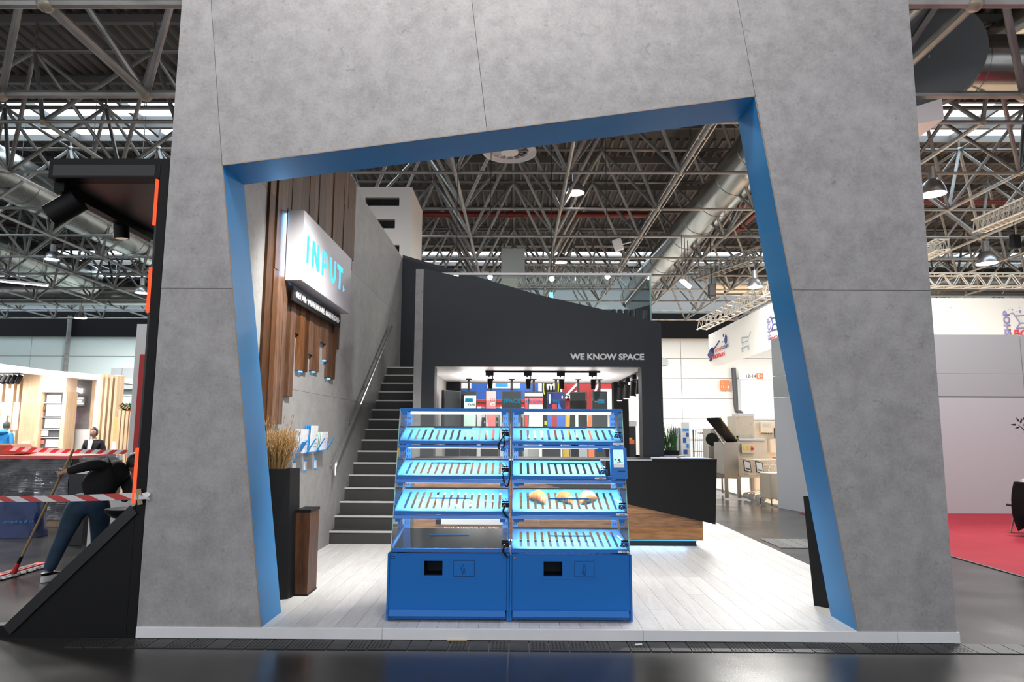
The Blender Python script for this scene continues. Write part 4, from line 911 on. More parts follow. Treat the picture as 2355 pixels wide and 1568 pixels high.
# brochure holders
XB = XL
for k, (y, zb_, zt, w_, lab, m1) in enumerate(((7.62, 1.34, 1.60, .30, 'empty blue holder nearly behind the dried grass', None), (7.95, 1.36, 1.64, .30, 'stack of white brochures in the second blue holder', 'paper'), (8.34, 1.365, 1.685, .30, 'tall blue-edged brochures in the middle of the row', 'bluep'), (8.78, 1.375, 1.61, .32, 'short white brochures in the holder nearest the stairs', 'mint'))):
    lb = ['blue wall holder with nothing in it beside the dried grass', 'blue wall holder under the white brochures', 'blue wall holder under the tall blue-edged brochures', 'blue wall holder under the short brochures by the stairs'][k]
    t = thing('brochure_holder', lb, 'brochure holder', (XB, y, zb_), 'blue brochure holders on the side wall')
    MB().box(XB, XB+.004, y, y+w_, zb_, zb_+(.25 if k == 0 else .18)).build('back_plate', K['bluep'], t)
    MB().box(XB+.004, XB+.10, y, y+w_, zb_, zb_+.006).build('floor_plate', K['bluep'], t)
    MB().prism([(XB+.098, y+w_*.62, zb_), (XB+.098, y+w_*.86, zb_), (XB+.175, y+w_*1.08, zb_+.17), (XB+.175, y+w_*.94, zb_+.17)], (.004, 0, 0)).build('front_strap', K['bluep'], t)
    if k == 0: MB().prism([(XB+.10, y+.0, zb_-.02), (XB+.10, y+w_*.5, zb_-.02), (XB+.17, y+w_*.9, zb_+.16), (XB+.17, y+w_*.5, zb_+.16)], (.004, 0, 0)).build('loose_strap', K['bluep'], t)
    if m1:
        tt = thing('brochure', lab, 'brochure', (XB+.05, y+.14, zb_+.008), 'brochures in the blue wall holders')
        for q in range(4):
            xx = XB+.010+.021*q; MB().prism([(xx, y+.01, zb_+.008), (xx+.014, y+.01, zb_+.008), (xx+.030, y+.01, zt), (xx+.016, y+.01, zt)], (0, w_-.04, 0)).build('booklet', K[m1 if q < 3 else 'paper'], tt)
        pr = MB()
        for q in range(3): pr.box(XB+.107+.006*q, XB+.109+.006*q, y+.10+.01*q, y+.20, zb_+.10+.05*q, zb_+.107+.05*q)
        pr.build('print', K['lilac'], tt)
    l = thing('wall_label', ['label card just over the planter rim', 'label card under the white brochures', 'label card under the blue-edged brochures', 'label card nearest the handrail'][k], 'label', (XL, y+.1, 1.15), 'small blue-edged label cards on the side wall')
    MB().box(XL, XL+.004, y+.05, y+.17, 1.135, 1.275).build('card', K['bluep'], l); MB().box(XL+.004, XL+.005, y+.055, y+.165, 1.155, 1.255).build('text_field', K['paper'], l)
# ================================================================== TRACK LIGHTS
def spot(x, y, z, yaw, label, grp, tilt=.1, length=.16, r=.042, power=0):
    t = thing('track_spotlight', label, 'spotlight', (x, y, z), grp)
    MB().box(x-.115, x+.015, y-.018, y+.018, z-.075, z-.022).build('adapter', K['black'], t, bevel=.003)
    MB().tube((x, y, z-.07), (x, y, z-.16), .008, 8).tube((x-.06, y, z-.07), (x-.06, y, z-.095), .014, 8).build('arm', K['black'], t)
    h = MB().lathe([(r, 0), (r, .09), (r*.86, .10), (r*.80, .16), (r*.7, .16)], (x-.045, y, z-.125), 20, ax=((1, 0, 0), (0, -1, 0), (tilt, 0, -1)))
    h.build('head', K['black'], t, smooth=True)
    MB().lathe([(r*.68, .158), (.001, .158)], (x-.045, y, z-.125), 20, ax=((1, 0, 0), (0, -1, 0), (tilt, 0, -1)), close=False).build('lens', K['bulbs'], t)
    return t
t = thing('lighting_track', 'black lighting track across the white soffit above the display case', 'lighting track', (.2, 11.2, 2.58)); MB().box(-.52, 1.35, 11.18, 11.22, 2.578, 2.605).build('rail', K['black'], t)
for k, x in enumerate((-.40, .22, .76, 1.28)):
    spot(x, 11.2, 2.60, 0, ['track spotlight at the stair end of the soffit track', 'second track spotlight from the stairs on the soffit track', 'third track spotlight from the stairs on the soffit track', 'track spotlight at the lettering end of the soffit track'][k], 'spotlights on the soffit track', tilt=(.06, .05, .1, -.04)[k])
    lamp('SPOT', (x-.05, 11.2, 2.28), 70, (1, .96, .93), (x-.3, 11.2+.6, 1.2), .03, 70)
lamp('AREA', (.3, 12.4, 2.2), 42, (1, .95, .93), (.3, 12.4, 4), size=2.6, sy=1.6)
lamp('AREA', (.3, 12.4, 2.55), 30, (1, .97, .95), (.3, 12.4, 0), size=2.6, sy=1.6)
t = thing('lighting_track', 'black lighting track running back along the soffit edge beside the graphite post', 'lighting track', (1.98, 12, 2.58)); MB().box(1.96, 2.0, 10.9, 13.5, 2.578, 2.605).build('rail', K['black'], t)
for k, y in enumerate((11.0, 11.6, 12.3, 13.1)):
    t = thing('track_spotlight', ['spotlight closest to the graphite post on the side track', 'second spotlight from the graphite post on the side track', 'third spotlight from the graphite post on the side track', 'spotlight at the rear end of the side track'][k], 'spotlight', (1.9, y, 2.58), 'spotlights on the side track')
    MB().box(1.93, 2.0, y-.06, y+.06, 2.51, 2.578).build('adapter', K['black'], t); MB().tube((1.96, y, 2.51), (1.96, y, 2.44), .01, 8).build('arm', K['black'], t)
    MB().tube((1.96, y, 2.46), (1.94, y, 2.22), .055, 18).build('head', K['black'], t, smooth=True); MB().tube((1.94, y, 2.222), (1.94, y, 2.212), .048, 18).build('lens', K['bulbs'], t)
# ================================================================== HANGING SCREENS
def screen(px0, px1, pz0, pz1, Y, label, m, rot=0, text=None, tm='teal', extra=None, pole=True, ceil=2.60):
    a = aY(px0, pz0, Y); b = aY(px1, pz1, Y); cx = (a.x+b.x)/2; w_ = abs(b.x-a.x)/max(.35, math.cos(rot)); h = abs(a.z-b.z); cz = (a.z+b.z)/2
    t = thing('hanging_screen', label, 'screen', (cx, Y, a.z if a.z > b.z else b.z), 'portrait screens hanging in the booth')
    X = V((math.cos(rot), math.sin(rot), 0)); N = V((math.sin(rot), -math.cos(rot), 0)); c = V((cx, Y, cz))
    MB().obox(c, X*w_/2, N*.03, V((0, 0, h/2))).build('housing', K['blackg'], t)
    s = MB().obox(c+N*.032, X*(w_/2-.014), N*.002, V((0, 0, h/2-.014))).build('display', K[m], t)
    if pole: MB().tube((cx, Y, cz+h/2), (cx, Y, ceil-.012), .022, 10).tube((cx, Y, ceil-.012), (cx, Y, ceil), .06, 14).build('pole', K['black'], t, smooth=True)
    if text:
        for (s_, fx, fz, fw, fh, tm_) in text:
            lettering(s_, c+N*.035+X*(fx*w_)+V((0, 0, fz*h)), X, (0, 0, 1), fw*w_, fh*h, K[tm_], t, depth=.001, bold=.02)
    if extra: extra(c+N*.0345, X, N, w_, h, t)
    return t
def rect(par, m, nm='picture'):
    def f(c, X, N, w_, h, t, fx0, fx1, fz0, fz1): MB().prism([c+X*fx0*w_+V((0, 0, fz0*h)), c+X*fx1*w_+V((0, 0, fz0*h)), c+X*fx1*w_+V((0, 0, fz1*h)), c+X*fx0*w_+V((0, 0, fz1*h))], N*.0006).build(nm, K[m], t)
    return f
YSc = 12.9
screen(1021, 1054, 898, 1010, 12.2, 'tilted dark screen at the stair side of the booth', 'screenb', rot=.9, pole=False)
def ex1(c, X, N, w_, h, t):
    rect(t, 'mint')(c, X, N, w_, h, t, -.28, .47, -.45, .40); rect(t, 'teal')(c+N*.001, X, N, w_, h, t, -.22, .28, .265, .345)
screen(1060, 1095, 899, 1010, YSc, 'screen with a pale green page reading EXPR', 'screenb', extra=ex1, text=[('INPUT.', -.15, .283, .34, .045, 'white'), ('EXPR', -.02, .18, .46, .06, 'dgrey'), ('SHOP', -.02, .08, .46, .06, 'dgrey')])
def ex2(c, X, N, w_, h, t):
    MB().prism([c-X*w_*.42-V((0, 0, h*.42)), c-X*w_*.2-V((0, 0, h*.42)), c-X*w_*.42+V((0, 0, h*.05))], N*.0008).build('white_wedge', K['white'], t)
screen(1117, 1141, 898, 1010, YSc, 'slim coral red screen', 'coral', text=[('ICE', -.05, .175, .42, .075, 'white'), ('123', -.05, .275, .42, .06, 'dgrey')], extra=ex2)
screen(1154, 1199, 899, 1010, YSc, 'dark screen with the blue word SPACE', 'screenb', text=[('SPACE', -.43, .25, .88, .085, 'teal')])
def ex3(c, X, N, w_, h, t): rect(t, 'red')(c, X, N, w_, h, t, -.47, -.30, -.46, .36); rect(t, 'white')(c, X, N, w_, h, t, -.25, .47, -.46, .22); rect(t, 'red')(c, X, N, w_, h, t, -.25, .47, .22, .36); rect(t, 'greyp')(c, X, N, w_, h, t, -.47, .47, .40, .47)
screen(1206, 1249, 900, 1010, YSc, 'screen with red and white picture and the word KNOW', 'screenb', extra=ex3, text=[('KNOW', -.42, .25, .86, .085, 'teal')])
def ex4(c, X, N, w_, h, t):
    rect(t, 'blueb')(c, X, N, w_, h, t, -.48, .48, -.46, .10); rect(t, 'redb')(c+N*.001, X, N, w_, h, t, -.22, .04, -.46, .24); rect(t, 'silver')(c, X, N, w_, h, t, -.40, -.32, .25, .45)
    MB().prism([c+X*.06*w_+V((0, 0, h*.10)), c+X*.14*w_+V((0, 0, h*.26)), c+X*.36*w_+V((0, 0, h*.10))], N*.0008).build('picture', K['blueb'], t)
screen(1258, 1300, 901, 1010, YSc, 'navy screen with the blue word WE', 'screennavy', extra=ex4, text=[('WE', -.2, .25, .42, .085, 'teal'), ('8', .3, .35, .07, .07, 'silver')])
def ex5(c, X, N, w_, h, t): rect(t, 'mint')(c, X, N, w_, h, t, -.16, .02, -.46, .10)  # pale green strip on the display
screen(1312, 1349, 901, 1010, YSc, 'plain black screen with a pale green strip', 'screenb', rot=-.35, extra=ex5)
def ex6(c, X, N, w_, h, t): rect(t, 'teal')(c, X, N, w_, h, t, -.2, .28, .25, .335)
screen(1362, 1397, 900, 1010, YSc, 'black screen with a small blue logo box', 'screenb', rot=.3, extra=ex6, text=[('INPUT.', -.14, .268, .36, .05, 'dgrey')])
# upstairs: bulbs, armchair, side unit
for k, (px, py, Y) in enumerate(((1049, 633, 13.0), (1127, 637, 13.0), (1269, 641, 13.0), (1397, 636, 12.6))):
    c = aY(px, py, Y); t = thing('pendant_bulb', ['globe bulb at the stair end behind the glass railing', 'second globe bulb from the stairs behind the glass railing', 'third globe bulb from the stairs behind the glass railing', 'brightest globe bulb at the outer end of the glass railing'][k], 'bulb', c, 'globe bulbs on the upper floor')
    MB().ball(c, .05, 14).build('globe', K['bulb'], t, smooth=True); MB().tube(c+V((0, 0, .045)), c+V((0, 0, .11)), .02, 10).build('socket', K['black'], t); MB().tube(c+V((0, 0, .11)), (c.x, c.y, ZD+.02), .006, 5).build('cable', K['black'], t)
t = thing('armchair', 'dark grey tub armchair on the upper floor behind the glass', 'chair', (1.72, 11.1, 2.9))
MB().lathe([(.20, 0), (.26, .12), (.28, .16)], (1.72, 11.1, 3.20), 20, close=True).build('seat', K['graphite'], t, smooth=True)
mb = MB()
for i in range(13):
    a = math.pi*(-.15+1.3*i/12); p0 = V((1.72+.29*math.cos(a), 11.1+.29*math.sin(a), 3.30)); mb.path([p0, p0+V((.02*math.cos(a), .02*math.sin(a), .22)), p0+V((.03*math.cos(a), .03*math.sin(a), .30+.06*math.sin(a)))], .045, 6)
mb.build('backrest', K['graphite'], t, smooth=True)
for a in range(4): MB().tube((1.72+.16*math.cos(a*1.57+.8), 11.1+.16*math.sin(a*1.57+.8), 3.22), (1.72+.24*math.cos(a*1.57+.8), 11.1+.24*math.sin(a*1.57+.8), 2.885), .018, 8).build('leg', K['black'], t)
t = thing('bar_unit', 'low upstairs bar with a blue light column at its end', 'bar unit', (.6, 12.6, 2.89))
MB().box(-.3, .52, 12.4, 12.8, 2.89, 3.98).build('body', K['graphite'], t); MB().box(-.32, .54, 12.38, 12.82, 3.98, 4.02).build('worktop', K['white'], t); c = aY(1268, 680, 12.35); MB().box(c.x-.035, c.x+.03, 12.32, 12.36, c.z-.05, c.z+.06).build('light_column', K['blueglow'], t)
# ================================================================== NEIGHBOUR STAND: TALL BLACK FRAME
YN = 5.66
def quadY(pts, Y): return [aY(px, py, Y) for px, py in pts]
t = thing('exhibit_frame', 'tall black exhibit frame with canopy and slanted foot beside the concrete portal', 'stand frame', (-3.2, YN, 0))
zt = aY(376, 364, YN).z; zs = aY(200, 409, YN).z; xl = aY(114, 368, YN).x
MB().box(-3.075, -2.995, YN, YN+.14, .0, zt).build('post', K['black'], t, bevel=.004)
MB().box(-3.10, -3.076, YN+.02, YN+.12, 1.2, zs).build('inner_profile', K['blackg'], t)
MB().box(xl, -3.076, YN, YN+.14, zs, zt-.0).build('top_beam', K['black'], t, bevel=.004)
MB().box(xl+.04, -3.12, YN-.004, YN, zs+.02, zt-.06).build('fascia_panel', K['blackg'], t)
pa, pb = aZ(126, 414, zs), aZ(346, 536, zs)
MB().prism([V((xl, YN+.14, zs)), V((-3.0, YN+.14, zs)), V((-3.0, pb.y, zs)), V((pb.x, pb.y, zs)), V((pa.x, pa.y+.1, zs))], (0, 0, .10)).build('canopy_soffit', mat('soffit_brown', (.030, .022, .020), .45), t)
MB().bar((pa.x, pa.y+.06, zs-.03), (pb.x, pb.y, zs-.03), .09, .10).build('canopy_edge', K['black'], t)
tri = quadY([(306, 1160), (12, 1436), (0, 1441), (-40, 1441), (-40, 1464), (310, 1464)], YN); tri[3].z = tri[4].z = 0; tri[4].z = 0
base = [V((-3.075, YN, aY(306, 1160, YN).z)), V((aY(10, 1438, YN).x, YN, aY(10, 1438, YN).z)), V((-4.4, YN, aY(10, 1438, YN).z-.01)), V((-4.4, YN, .001)), V((-3.075, YN, .001))]
MB().prism(base, (0, .10, 0)).build('slanted_panel', K['black'], t)
a = V((-3.08, YN-.006, base[0].z)); b = V((base[1].x, YN-.006, base[1].z))
MB().bar(a+V((.0, 0, -.035)), b+V((0.03, 0, -.035)), .02, .085, (0, 0, 1)).build('slanted_rail', K['blackg'], t)
MB().box(-3.085, -3.0, YN-.010, YN, .0, .03).build('foot', K['black'], t)
for (y0, y1) in ((412, 517), (614, 718), (1030, 1157)):
    za, zb_ = aY(330, y1, YN).z, aY(330, y0, YN).z; MB().box(-3.106, -3.090, YN-.006, YN+.02, za, zb_).build('orange_strip', K['orange'], t)
# black slab added for the dark gap between frame and portal
MB().box(-3.074, -2.99, YN+.15, 7.6, .0, 4.0).build('gap_slab', K['black'], t)
for (px, py, Y, d, lab, sz) in ((150, 478, pa.y+.11*(pb.y-pa.y), V((-.75, -.1, -.55)), 'black floodlight under the canopy tilted outwards', .17), (279, 527, pa.y+.69*(pb.y-pa.y), V((.05, .1, -1)), 'black cylinder spotlight hanging at the canopy edge', .12)):
    c = aY(px, py, Y); s = thing('canopy_spotlight', lab, 'spotlight', c, 'spotlights on the black canopy')
    d.normalize(); MB().tube(c-d*sz*.8, c+d*sz*.8, sz*.62, 20).build('head', K['black'], s, smooth=True); MB().tube(c+d*sz*.8, c+d*sz*.805, sz*.5, 20).build('lens', K['chrome'], s)
    MB().tube(c-d*sz*.2, (c.x+.02, c.y, zs+.02), .012, 8).build('bracket', K['black'], s)
# edge-on white and red panel behind the frame
t = thing('divider_screen', 'tall white panel with a red edge behind the black frame', 'panel', aZ(316, 1100, 0))
c0, c1 = aY(324, 745, 11.0), aY(313, 830, 11.0)
MB().box(c0.x-.06, c0.x+.2, 11.0, 11.06, 0, c0.z).build('board', K['white'], t); MB().box(c0.x+.03, c0.x+.2, 10.985, 11.0, 0, aY(322, 815, 11.0).z).build('red_edge', K['red'], t)
# barrier tapes: striped film as flat slanted segments
def tape(name, label, p0, p1, width, n, sag=.02, slant=.5):
    p0, p1 = V(p0), V(p1); t = thing(name, label, 'barrier tape', p0, 'red and white barrier tapes'); d = (p1-p0)/n
    for mi, nm in ((0, 'red_stripe'), (1, 'white_stripe')):
        mb = MB()
        for i in range(mi, n, 2):
            s = lambda u: V((0, 0, -sag*4*(u/n)*(1-u/n)))
            a = p0+d*i+s(i); b = p0+d*(i+1)+s(i+1); h = V((0, 0, width/2)); sk = d*slant
            mb.prism([a-h+sk*.5, b-h+sk*.5, b+h-sk*.5, a+h-sk*.5], (0, .0015, 0))
        mb.build(nm, K['taper'] if mi == 0 else K['tapew'], t)['kind'] = 'stuff'
    return t
a, b = aY(14, 1031, 12.0), aY(345, 1039, 12.0)
tape('barrier_tape', 'upper red and white barrier tape stretched in front of the woman', a, b, .075, 25, .02, -.9)
a, b = aY(-60, 1147, 6.6), aY(326, 1140, 5.62)
tp = tape('barrier_tape', 'lower red and white barrier tape stuck to the black frame with brown tape', a, b, .052, 12, .01, .9)
c = aY(321, 1142, 5.64); MB().obox(c+V((0, -.004, 0)), V((.020, 0, .004)), V((0, .001, 0)), V((-.012, 0, .062))).build('brown_tape', K['beige'], tp)
MB().prism([aY(326, 1134, 5.63), aY(340, 1131, 5.62), aY(346, 1136, 5.615), aY(341, 1142, 5.61), aY(345, 1150, 5.615), aY(331, 1147, 5.62)], (0, .003, 0)).build('crumpled_end', K['tapew'], tp)
# pallet wrapped in black film
t = thing('wrapped_pallet', 'large pallet load wrapped in black stretch film with a red lid', 'pallet', aZ(60, 1212, 0))
Y = aZ(140, 1212, 0).y; xa, xb_ = aY(-120, 1100, Y).x, aY(158, 1100, Y).x; zt_ = aY(120, 1052, Y).z
mb = MB(); nx, nz = 26, 12; rn = random.Random(9)
def sheet(mb, A, B, zt_, nx, nz, N):
    b0 = len(mb.v)
    for i in range(nx+1):
        for k in range(nz+1):
            p = A+(B-A)*(i/nx); p = V((p.x, p.y, .12+(zt_-.12)*k/nz))+N*rn.uniform(-.012, .018); mb.v.append(tuple(p))
    for i in range(nx):
        for k in range(nz): q = b0+i*(nz+1)+k; mb.f.append((q, q+nz+1, q+nz+2, q+1)); mb.m.append(0)
sheet(mb, V((xa, Y, 0)), V((xb_, Y, 0)), zt_, nx, nz, V((0, -1, 0))); sheet(mb, V((xb_, Y, 0)), V((xb_+.15, Y+1.3, 0)), zt_, 14, nz, V((1, 0, 0)))
mb.build('film_wrap', K['film'], t, smooth=True, recalc=False)
MB().box(xa, xb_+.02, Y+.04, Y+1.3, .13, zt_-.03).build('load', K['black'], t)
MB().box(xa, xb_+.03, Y-.03, Y+1.3, zt_-.02, zt_+.03).build('lid', K['coral'], t)
for k in range(3): MB().box(xa, xb_, Y+.05+.5*k, Y+.17+.5*k, 0.001, .12).build('runner', K['woodl'], t)
# blue bag, brown paper parcel
Yb = aZ(30, 1238, 0).y
t = thing('shopping_bag', 'big dark blue plastic bag standing in front of the black film pallet', 'bag', aZ(30, 1238, 0))
l, r_, tp_ = aY(-40, 1238, Yb).x, aY(77, 1220, Yb).x, aY(30, 1153, Yb).z
mb = MB(); prof = []
for k in range(7):
    f = k/6; w_ = 1-.10*f; ring = []
    for i in range(28):
        a = 2*math.pi*i/28; cxx = abs(math.cos(a))**.5*math.copysign(1, math.cos(a)); syy = abs(math.sin(a))**.5*math.copysign(1, math.sin(a))
        ring.append(((l+r_)/2+(r_-l)/2*w_*cxx+.012*math.sin(9*a+4*f), Yb+.22+.2*syy*(1-.5*f)+.02*math.sin(5*a+7*f), .002+tp_*f))
    prof.append(ring)
for ring in prof: mb.v += ring
for k in range(6):
    for i in range(28): j = (i+1) % 28; mb.f.append((k*28+i, k*28+j, (k+1)*28+j, (k+1)*28+i)); mb.m.append(0)
mb.f.append(tuple(range(27, -1, -1))); mb.m.append(0)
mb.build('body', K['bagb'], t, smooth=True)
lettering('shopping & us', (aY(8, 1206, Yb-.0).x, Yb-.012, aY(8, 1205, Yb).z), (1, 0, .05), (0, 0, 1), .46, .05, K['bluep'], t, depth=.002)
c = aY(2, 1052, 8.6); t = thing('paper_parcel', 'brown paper parcel at the edge above the black film pallet', 'parcel', c)
Yp = Y-.0; c = aY(0, 1036, Y+.25); pts = [aY(p_[0], p_[1], Y+.25) for p_ in ((-30, 1046), (-30, 1021), (25, 1021), (42, 1036), (40, 1044), (25, 1046))]
mb = MB().prism(pts, (0, .5, 0)); o = mb.build('wrapping', K['kraft'], t, bevel=.02)
MB().prism([aY(24, 1022, Y+.249), aY(42, 1038, Y+.249), aY(18, 1034, Y+.245)], (0, .004, 0)).build('fold', K['kraft'], t)
# white counter and black seat behind the man
t = thing('side_counter', 'pale grey counter standing behind the bending person', 'counter', aZ(230, 1290, 0))
Yc2 = 9.3; xa, xb_ = aY(160, 1200, Yc2).x, aY(330, 1200, Yc2).x
MB().box(xa+.25, xb_, Yc2, Yc2+.5, .002, aY(250, 1148, Yc2).z).build('body', K['white'], t); MB().box(xa+.22, xb_+.02, Yc2-.02, Yc2+.52, aY(250, 1148, Yc2).z, aY(250, 1143, Yc2).z).build('worktop', K['woodl'], t)
t = thing('dark_box', 'dark box with white lid behind the arm of the bending person', 'box', aZ(170, 1120, 0)); MB().box(aY(160, 1100, 10).x, aY(200, 1100, 10).x, 10, 10.3, .002, aY(170, 1089, 10).z).build('body', K['blackg'], t); MB().box(aY(160, 1100, 10).x, aY(200, 1100, 10).x, 9.99, 10.3, aY(170, 1089, 10).z, aY(170, 1085, 10).z).build('lid', K['white'], t)
c = aY(292, 1172, 7.3); t = thing('shell_stool', 'black stool with a shell seat behind the slanted black panel', 'stool', (c.x, c.y, 0))
MB().lathe([(.04, -.10), (.14, -.07), (.20, -.01), (.205, .015), (.17, .005), (.02, -.03)], c, 22).build('seat', K['black'], t, smooth=True); MB().tube((c.x, c.y, c.z-.09), (c.x, c.y, .02), .025, 10).build('stem', K['chrome'], t); MB().lathe([(.18, 0), (.17, .02), (.03, .03)], (c.x, c.y, .001), 22).build('foot', K['chrome'], t, smooth=True)
# ---------------------------------------------------------------- food booth far behind
YQ = 20.0
t = thing('food_booth', 'bright food booth with white roof, oak panels and grey back wall', 'exhibition booth', aZ(110, 1062, 0))
def px(nm, m, x0, y0, x1, y1, dy, th, down=False, z0=None):
    ym = (y0+min(y1, 1000))/2 if y0 < 1000 else (y0+y1)/2; a, b = aY(x0, ym, YQ+dy), aY(x1, ym, YQ+dy); a.z, b.z = aY(x0, y0, YQ+dy).z, aY(x1, y1, YQ+dy).z; lo = min(a.z, b.z) if z0 is None else z0
    return MB().box(min(a.x, b.x), max(a.x, b.x), YQ+dy, YQ+dy+th, lo, max(a.z, b.z)).build(nm, K[m] if isinstance(m, str) else m, t)
p0, p1, p2 = aY(-60, 828, YQ-1.2), aY(58, 846, YQ-.6), aY(227, 861, YQ)
rf = MB()
for a, b in ((p0, p1), (p1, p2)): rf.prism([a, b, b-V((0, 0, .16)), a-V((0, 0, .16))], (0, 3.5, 0))
rf.build('roof_slab', K['white'], t)
px('oak_column', 'woodl', 49, 852, 92, 1058, 0, .5, z0=.01)
px('cabinet_head', mat('pale_oak', (.66, .50, .38), .5), 92, 855, 153, 902, -.04, .5); px('cabinet_side', 'woodl', 83, 900, 92, 1058, -.03, .5, z0=.01); px('cabinet_side', 'woodl', 141, 900, 150, 1058, 0, .5, z0=.01)
px('cabinet_glass', mat('cabinet_grey', (.10, .10, .105), .3), 92, 902, 141, 1058, .12, .3, z0=.01)
for y in (925, 958, 986, 1005, 1030): px('cabinet_shelf', 'greyp', 92, y, 141, y+2.5, .06, .05)
for (x0, y0, x1, y1, m) in ((108, 908, 140, 924, 'offwhite'), (106, 930, 140, 957, 'offwhite'), (103, 962, 138, 984, 'offwhite'), (94, 934, 104, 944, 'kraft'), (95, 990, 110, 1003, 'paper'), (94, 1012, 101, 1020, 'coral'), (105, 1010, 134, 1028, 'offwhite')): px('shelf_goods', m, x0, y0, x1, y1, .08, .03)
px('rear_wall', 'concrete', 150, 866, 216, 1058, 1.6, .1, z0=.01)
px('rear_wall', 'offwhite', 216, 862, 272, 1058, .9, .1, z0=.01); px('oak_edge', 'woodl', 208, 868, 219, 1058, 1.0, .4, z0=.01)
px('menu_board', 'greyp', 145, 912, 194, 934, 1.5, .05)
for q in range(3): px('menu_line', 'whitegl', 146, 914+6*q, 190-3*(q % 2), 917+6*q, 1.46, .03)
px('pink_screen', 'magenta', 146, 945, 168, 976, 1.5, .05); px('white_unit', 'white', 166, 987, 207, 1058, .9, .4, z0=.01); px('white_post', 'white', 138, 986, 149, 1058, .8, .3, z0=.01); px('card_reader', 'blackg', 160, 968, 167, 975, 1.4, .04)
a = aY(116, 888, YQ-.02); lettering('Snacking', a-V((0, .08, 0)), (1, 0, -.04), (0, 0, 1), .44, .20, K['whitegl'], t, depth=.05, bold=.05)
a = aY(152, 903, YQ+1.55); lettering('nacking', a, (1, 0, -.04), (0, 0, 1), .53, .20, K['whitegl'], t, depth=.06, bold=.06)
for k in range(4): px('oak_slat', 'woodl', 227+11*k, 860+k, 233+11*k, 1058, -.1, .35, z0=.01)
for k, (x, y0, y1) in enumerate(((222, 860, 926), (233, 861, 924), (245, 863, 925), (257, 864, 926), (228, 957, 1020), (240, 930, 990))): px('light_bar', 'whitegl', x, y0, x+7, y1, .05, .08)
for k in range(5): px('oak_slat', 'woodl', -4+13*k, 868, 2+13*k, 1040, .3, .3, z0=.01)
for k, (x, y0, y1) in enumerate(((1, 925, 990), (15, 893, 956), (29, 925, 988))): px('light_bar', 'whitegl', x, y0, x+9, y1, .25, .08)
px('rear_wall', 'offwhite', -40, 850, 60, 1058, 2.2, .1, z0=.01)
for k, x in enumerate((2, 14, 26, 36, 48)):
    c = aY(x, 864, YQ-.3); MB().tube(c, c+V((-.03, -.1, -.22)), .07, 10).build('ceiling_spot', K['black'], t, smooth=True)
px('track', 'black', -2, 857, 55, 861, -.3, .06)
px('basket', 'cream', 49, 1014, 68, 1036, -.3, .2)
px('counter', 'woodl', 39, 1034, 140, 1062, -.35, .4, z0=.01)
t = thing('slat_counter', 'oak slat counter with a red flower box on top', 'counter', aZ(285, 1058, 0))
YQ = 16.5
for k in range(4): px('oak_slat', 'woodl', 270+9*k, 943+1*k, 276+9*k, 1090, -.2, .05, z0=.01)
px('shelf_back', mat('orange_shelf_back', (.75, .36, .12), .6), 262, 958, 335, 1090, .5, .05, z0=.01)  # shelf back in one even orange colour
for (x0, y0, x1, y1, m) in ((300, 970, 311, 984, 'blackg'), (298, 996, 310, 1012, 'coral'), (296, 1016, 308, 1020, 'paper'), (256, 1015, 268, 1045, 'paper'), (311, 1000, 316, 1010, 'yellow')): px('shelf_goods', m, x0, y0, x1, y1, .4, .06)
px('flower_box', 'red', 270, 944, 335, 959, -.05, .4)
rn = random.Random(11); lf = MB()
for i in range(160):
    c = aY(rn.uniform(278, 330), rn.uniform(929, 946), YQ+.1+rn.uniform(-.1, .15)); u = V((rn.uniform(-1, 1), rn.uniform(-1, 1), rn.uniform(-.3, .8))).normalized()*.06; v_ = u.orthogonal().normalized()*.025
    lf.face([c-u, c+v_, c+u, c-v_])
lf.build('foliage', K['leaf'], t, recalc=False)
fb = MB()
for i in range(9): fb.ball(aY(rn.uniform(280, 325), rn.uniform(930, 942), YQ-.02), .02, 6)
fb.build('flower', K['orangep'], t)['kind'] = 'stuff'
t = thing('wall_cabinet', 'pair of grey panels on the far hall wall over the slat counter', 'wall panel', aY(290, 895, 41.5)); YQ = 41.5
px('door', 'greyp', 254, 846, 279, 895, 0, .4, z0=aY(254, 895, 41.5).z); px('door', 'greyp', 280, 846, 345, 895, 0, .4)
# ---------------------------------------------------------------- grey tower behind the side wall
t = thing('stand_tower', 'pale grey stand tower with three dark slot windows rising behind the side wall', 'stand tower', aZ(880, 1100, 0)); YQ = 17.5
a, b = aY(790, 430, YQ), aY(948, 428, YQ); wv = []
for (x0, y0, x1, y1) in ((840, 454, 918, 473), (850, 504, 908, 525), (880, 563, 918, 580)): p_, q_ = aY(x0, y0, YQ), aY(x1, y1, YQ); wv.append((p_.x, q_.x, q_.z, p_.z))
tw = MB(); tw.box(a.x, b.x, YQ+.25, YQ+2.0, .01, a.z)
zz_ = [a.z]+[v for w_ in wv for v in (w_[3], w_[2])]+[.01]
for k in range(0, len(zz_), 2): tw.box(a.x, b.x, YQ, YQ+.25, zz_[k+1], zz_[k])
for w_ in wv: tw.box(a.x, w_[0], YQ, YQ+.25, w_[2], w_[3]).box(w_[1], b.x, YQ, YQ+.25, w_[2], w_[3])
tw.build('wall_shell', K['offwhite'], t)
for w_ in wv: MB().box(w_[0], w_[1], YQ+.15, YQ+.2, w_[2], w_[3]).build('window_pane', K['screenb'], t)
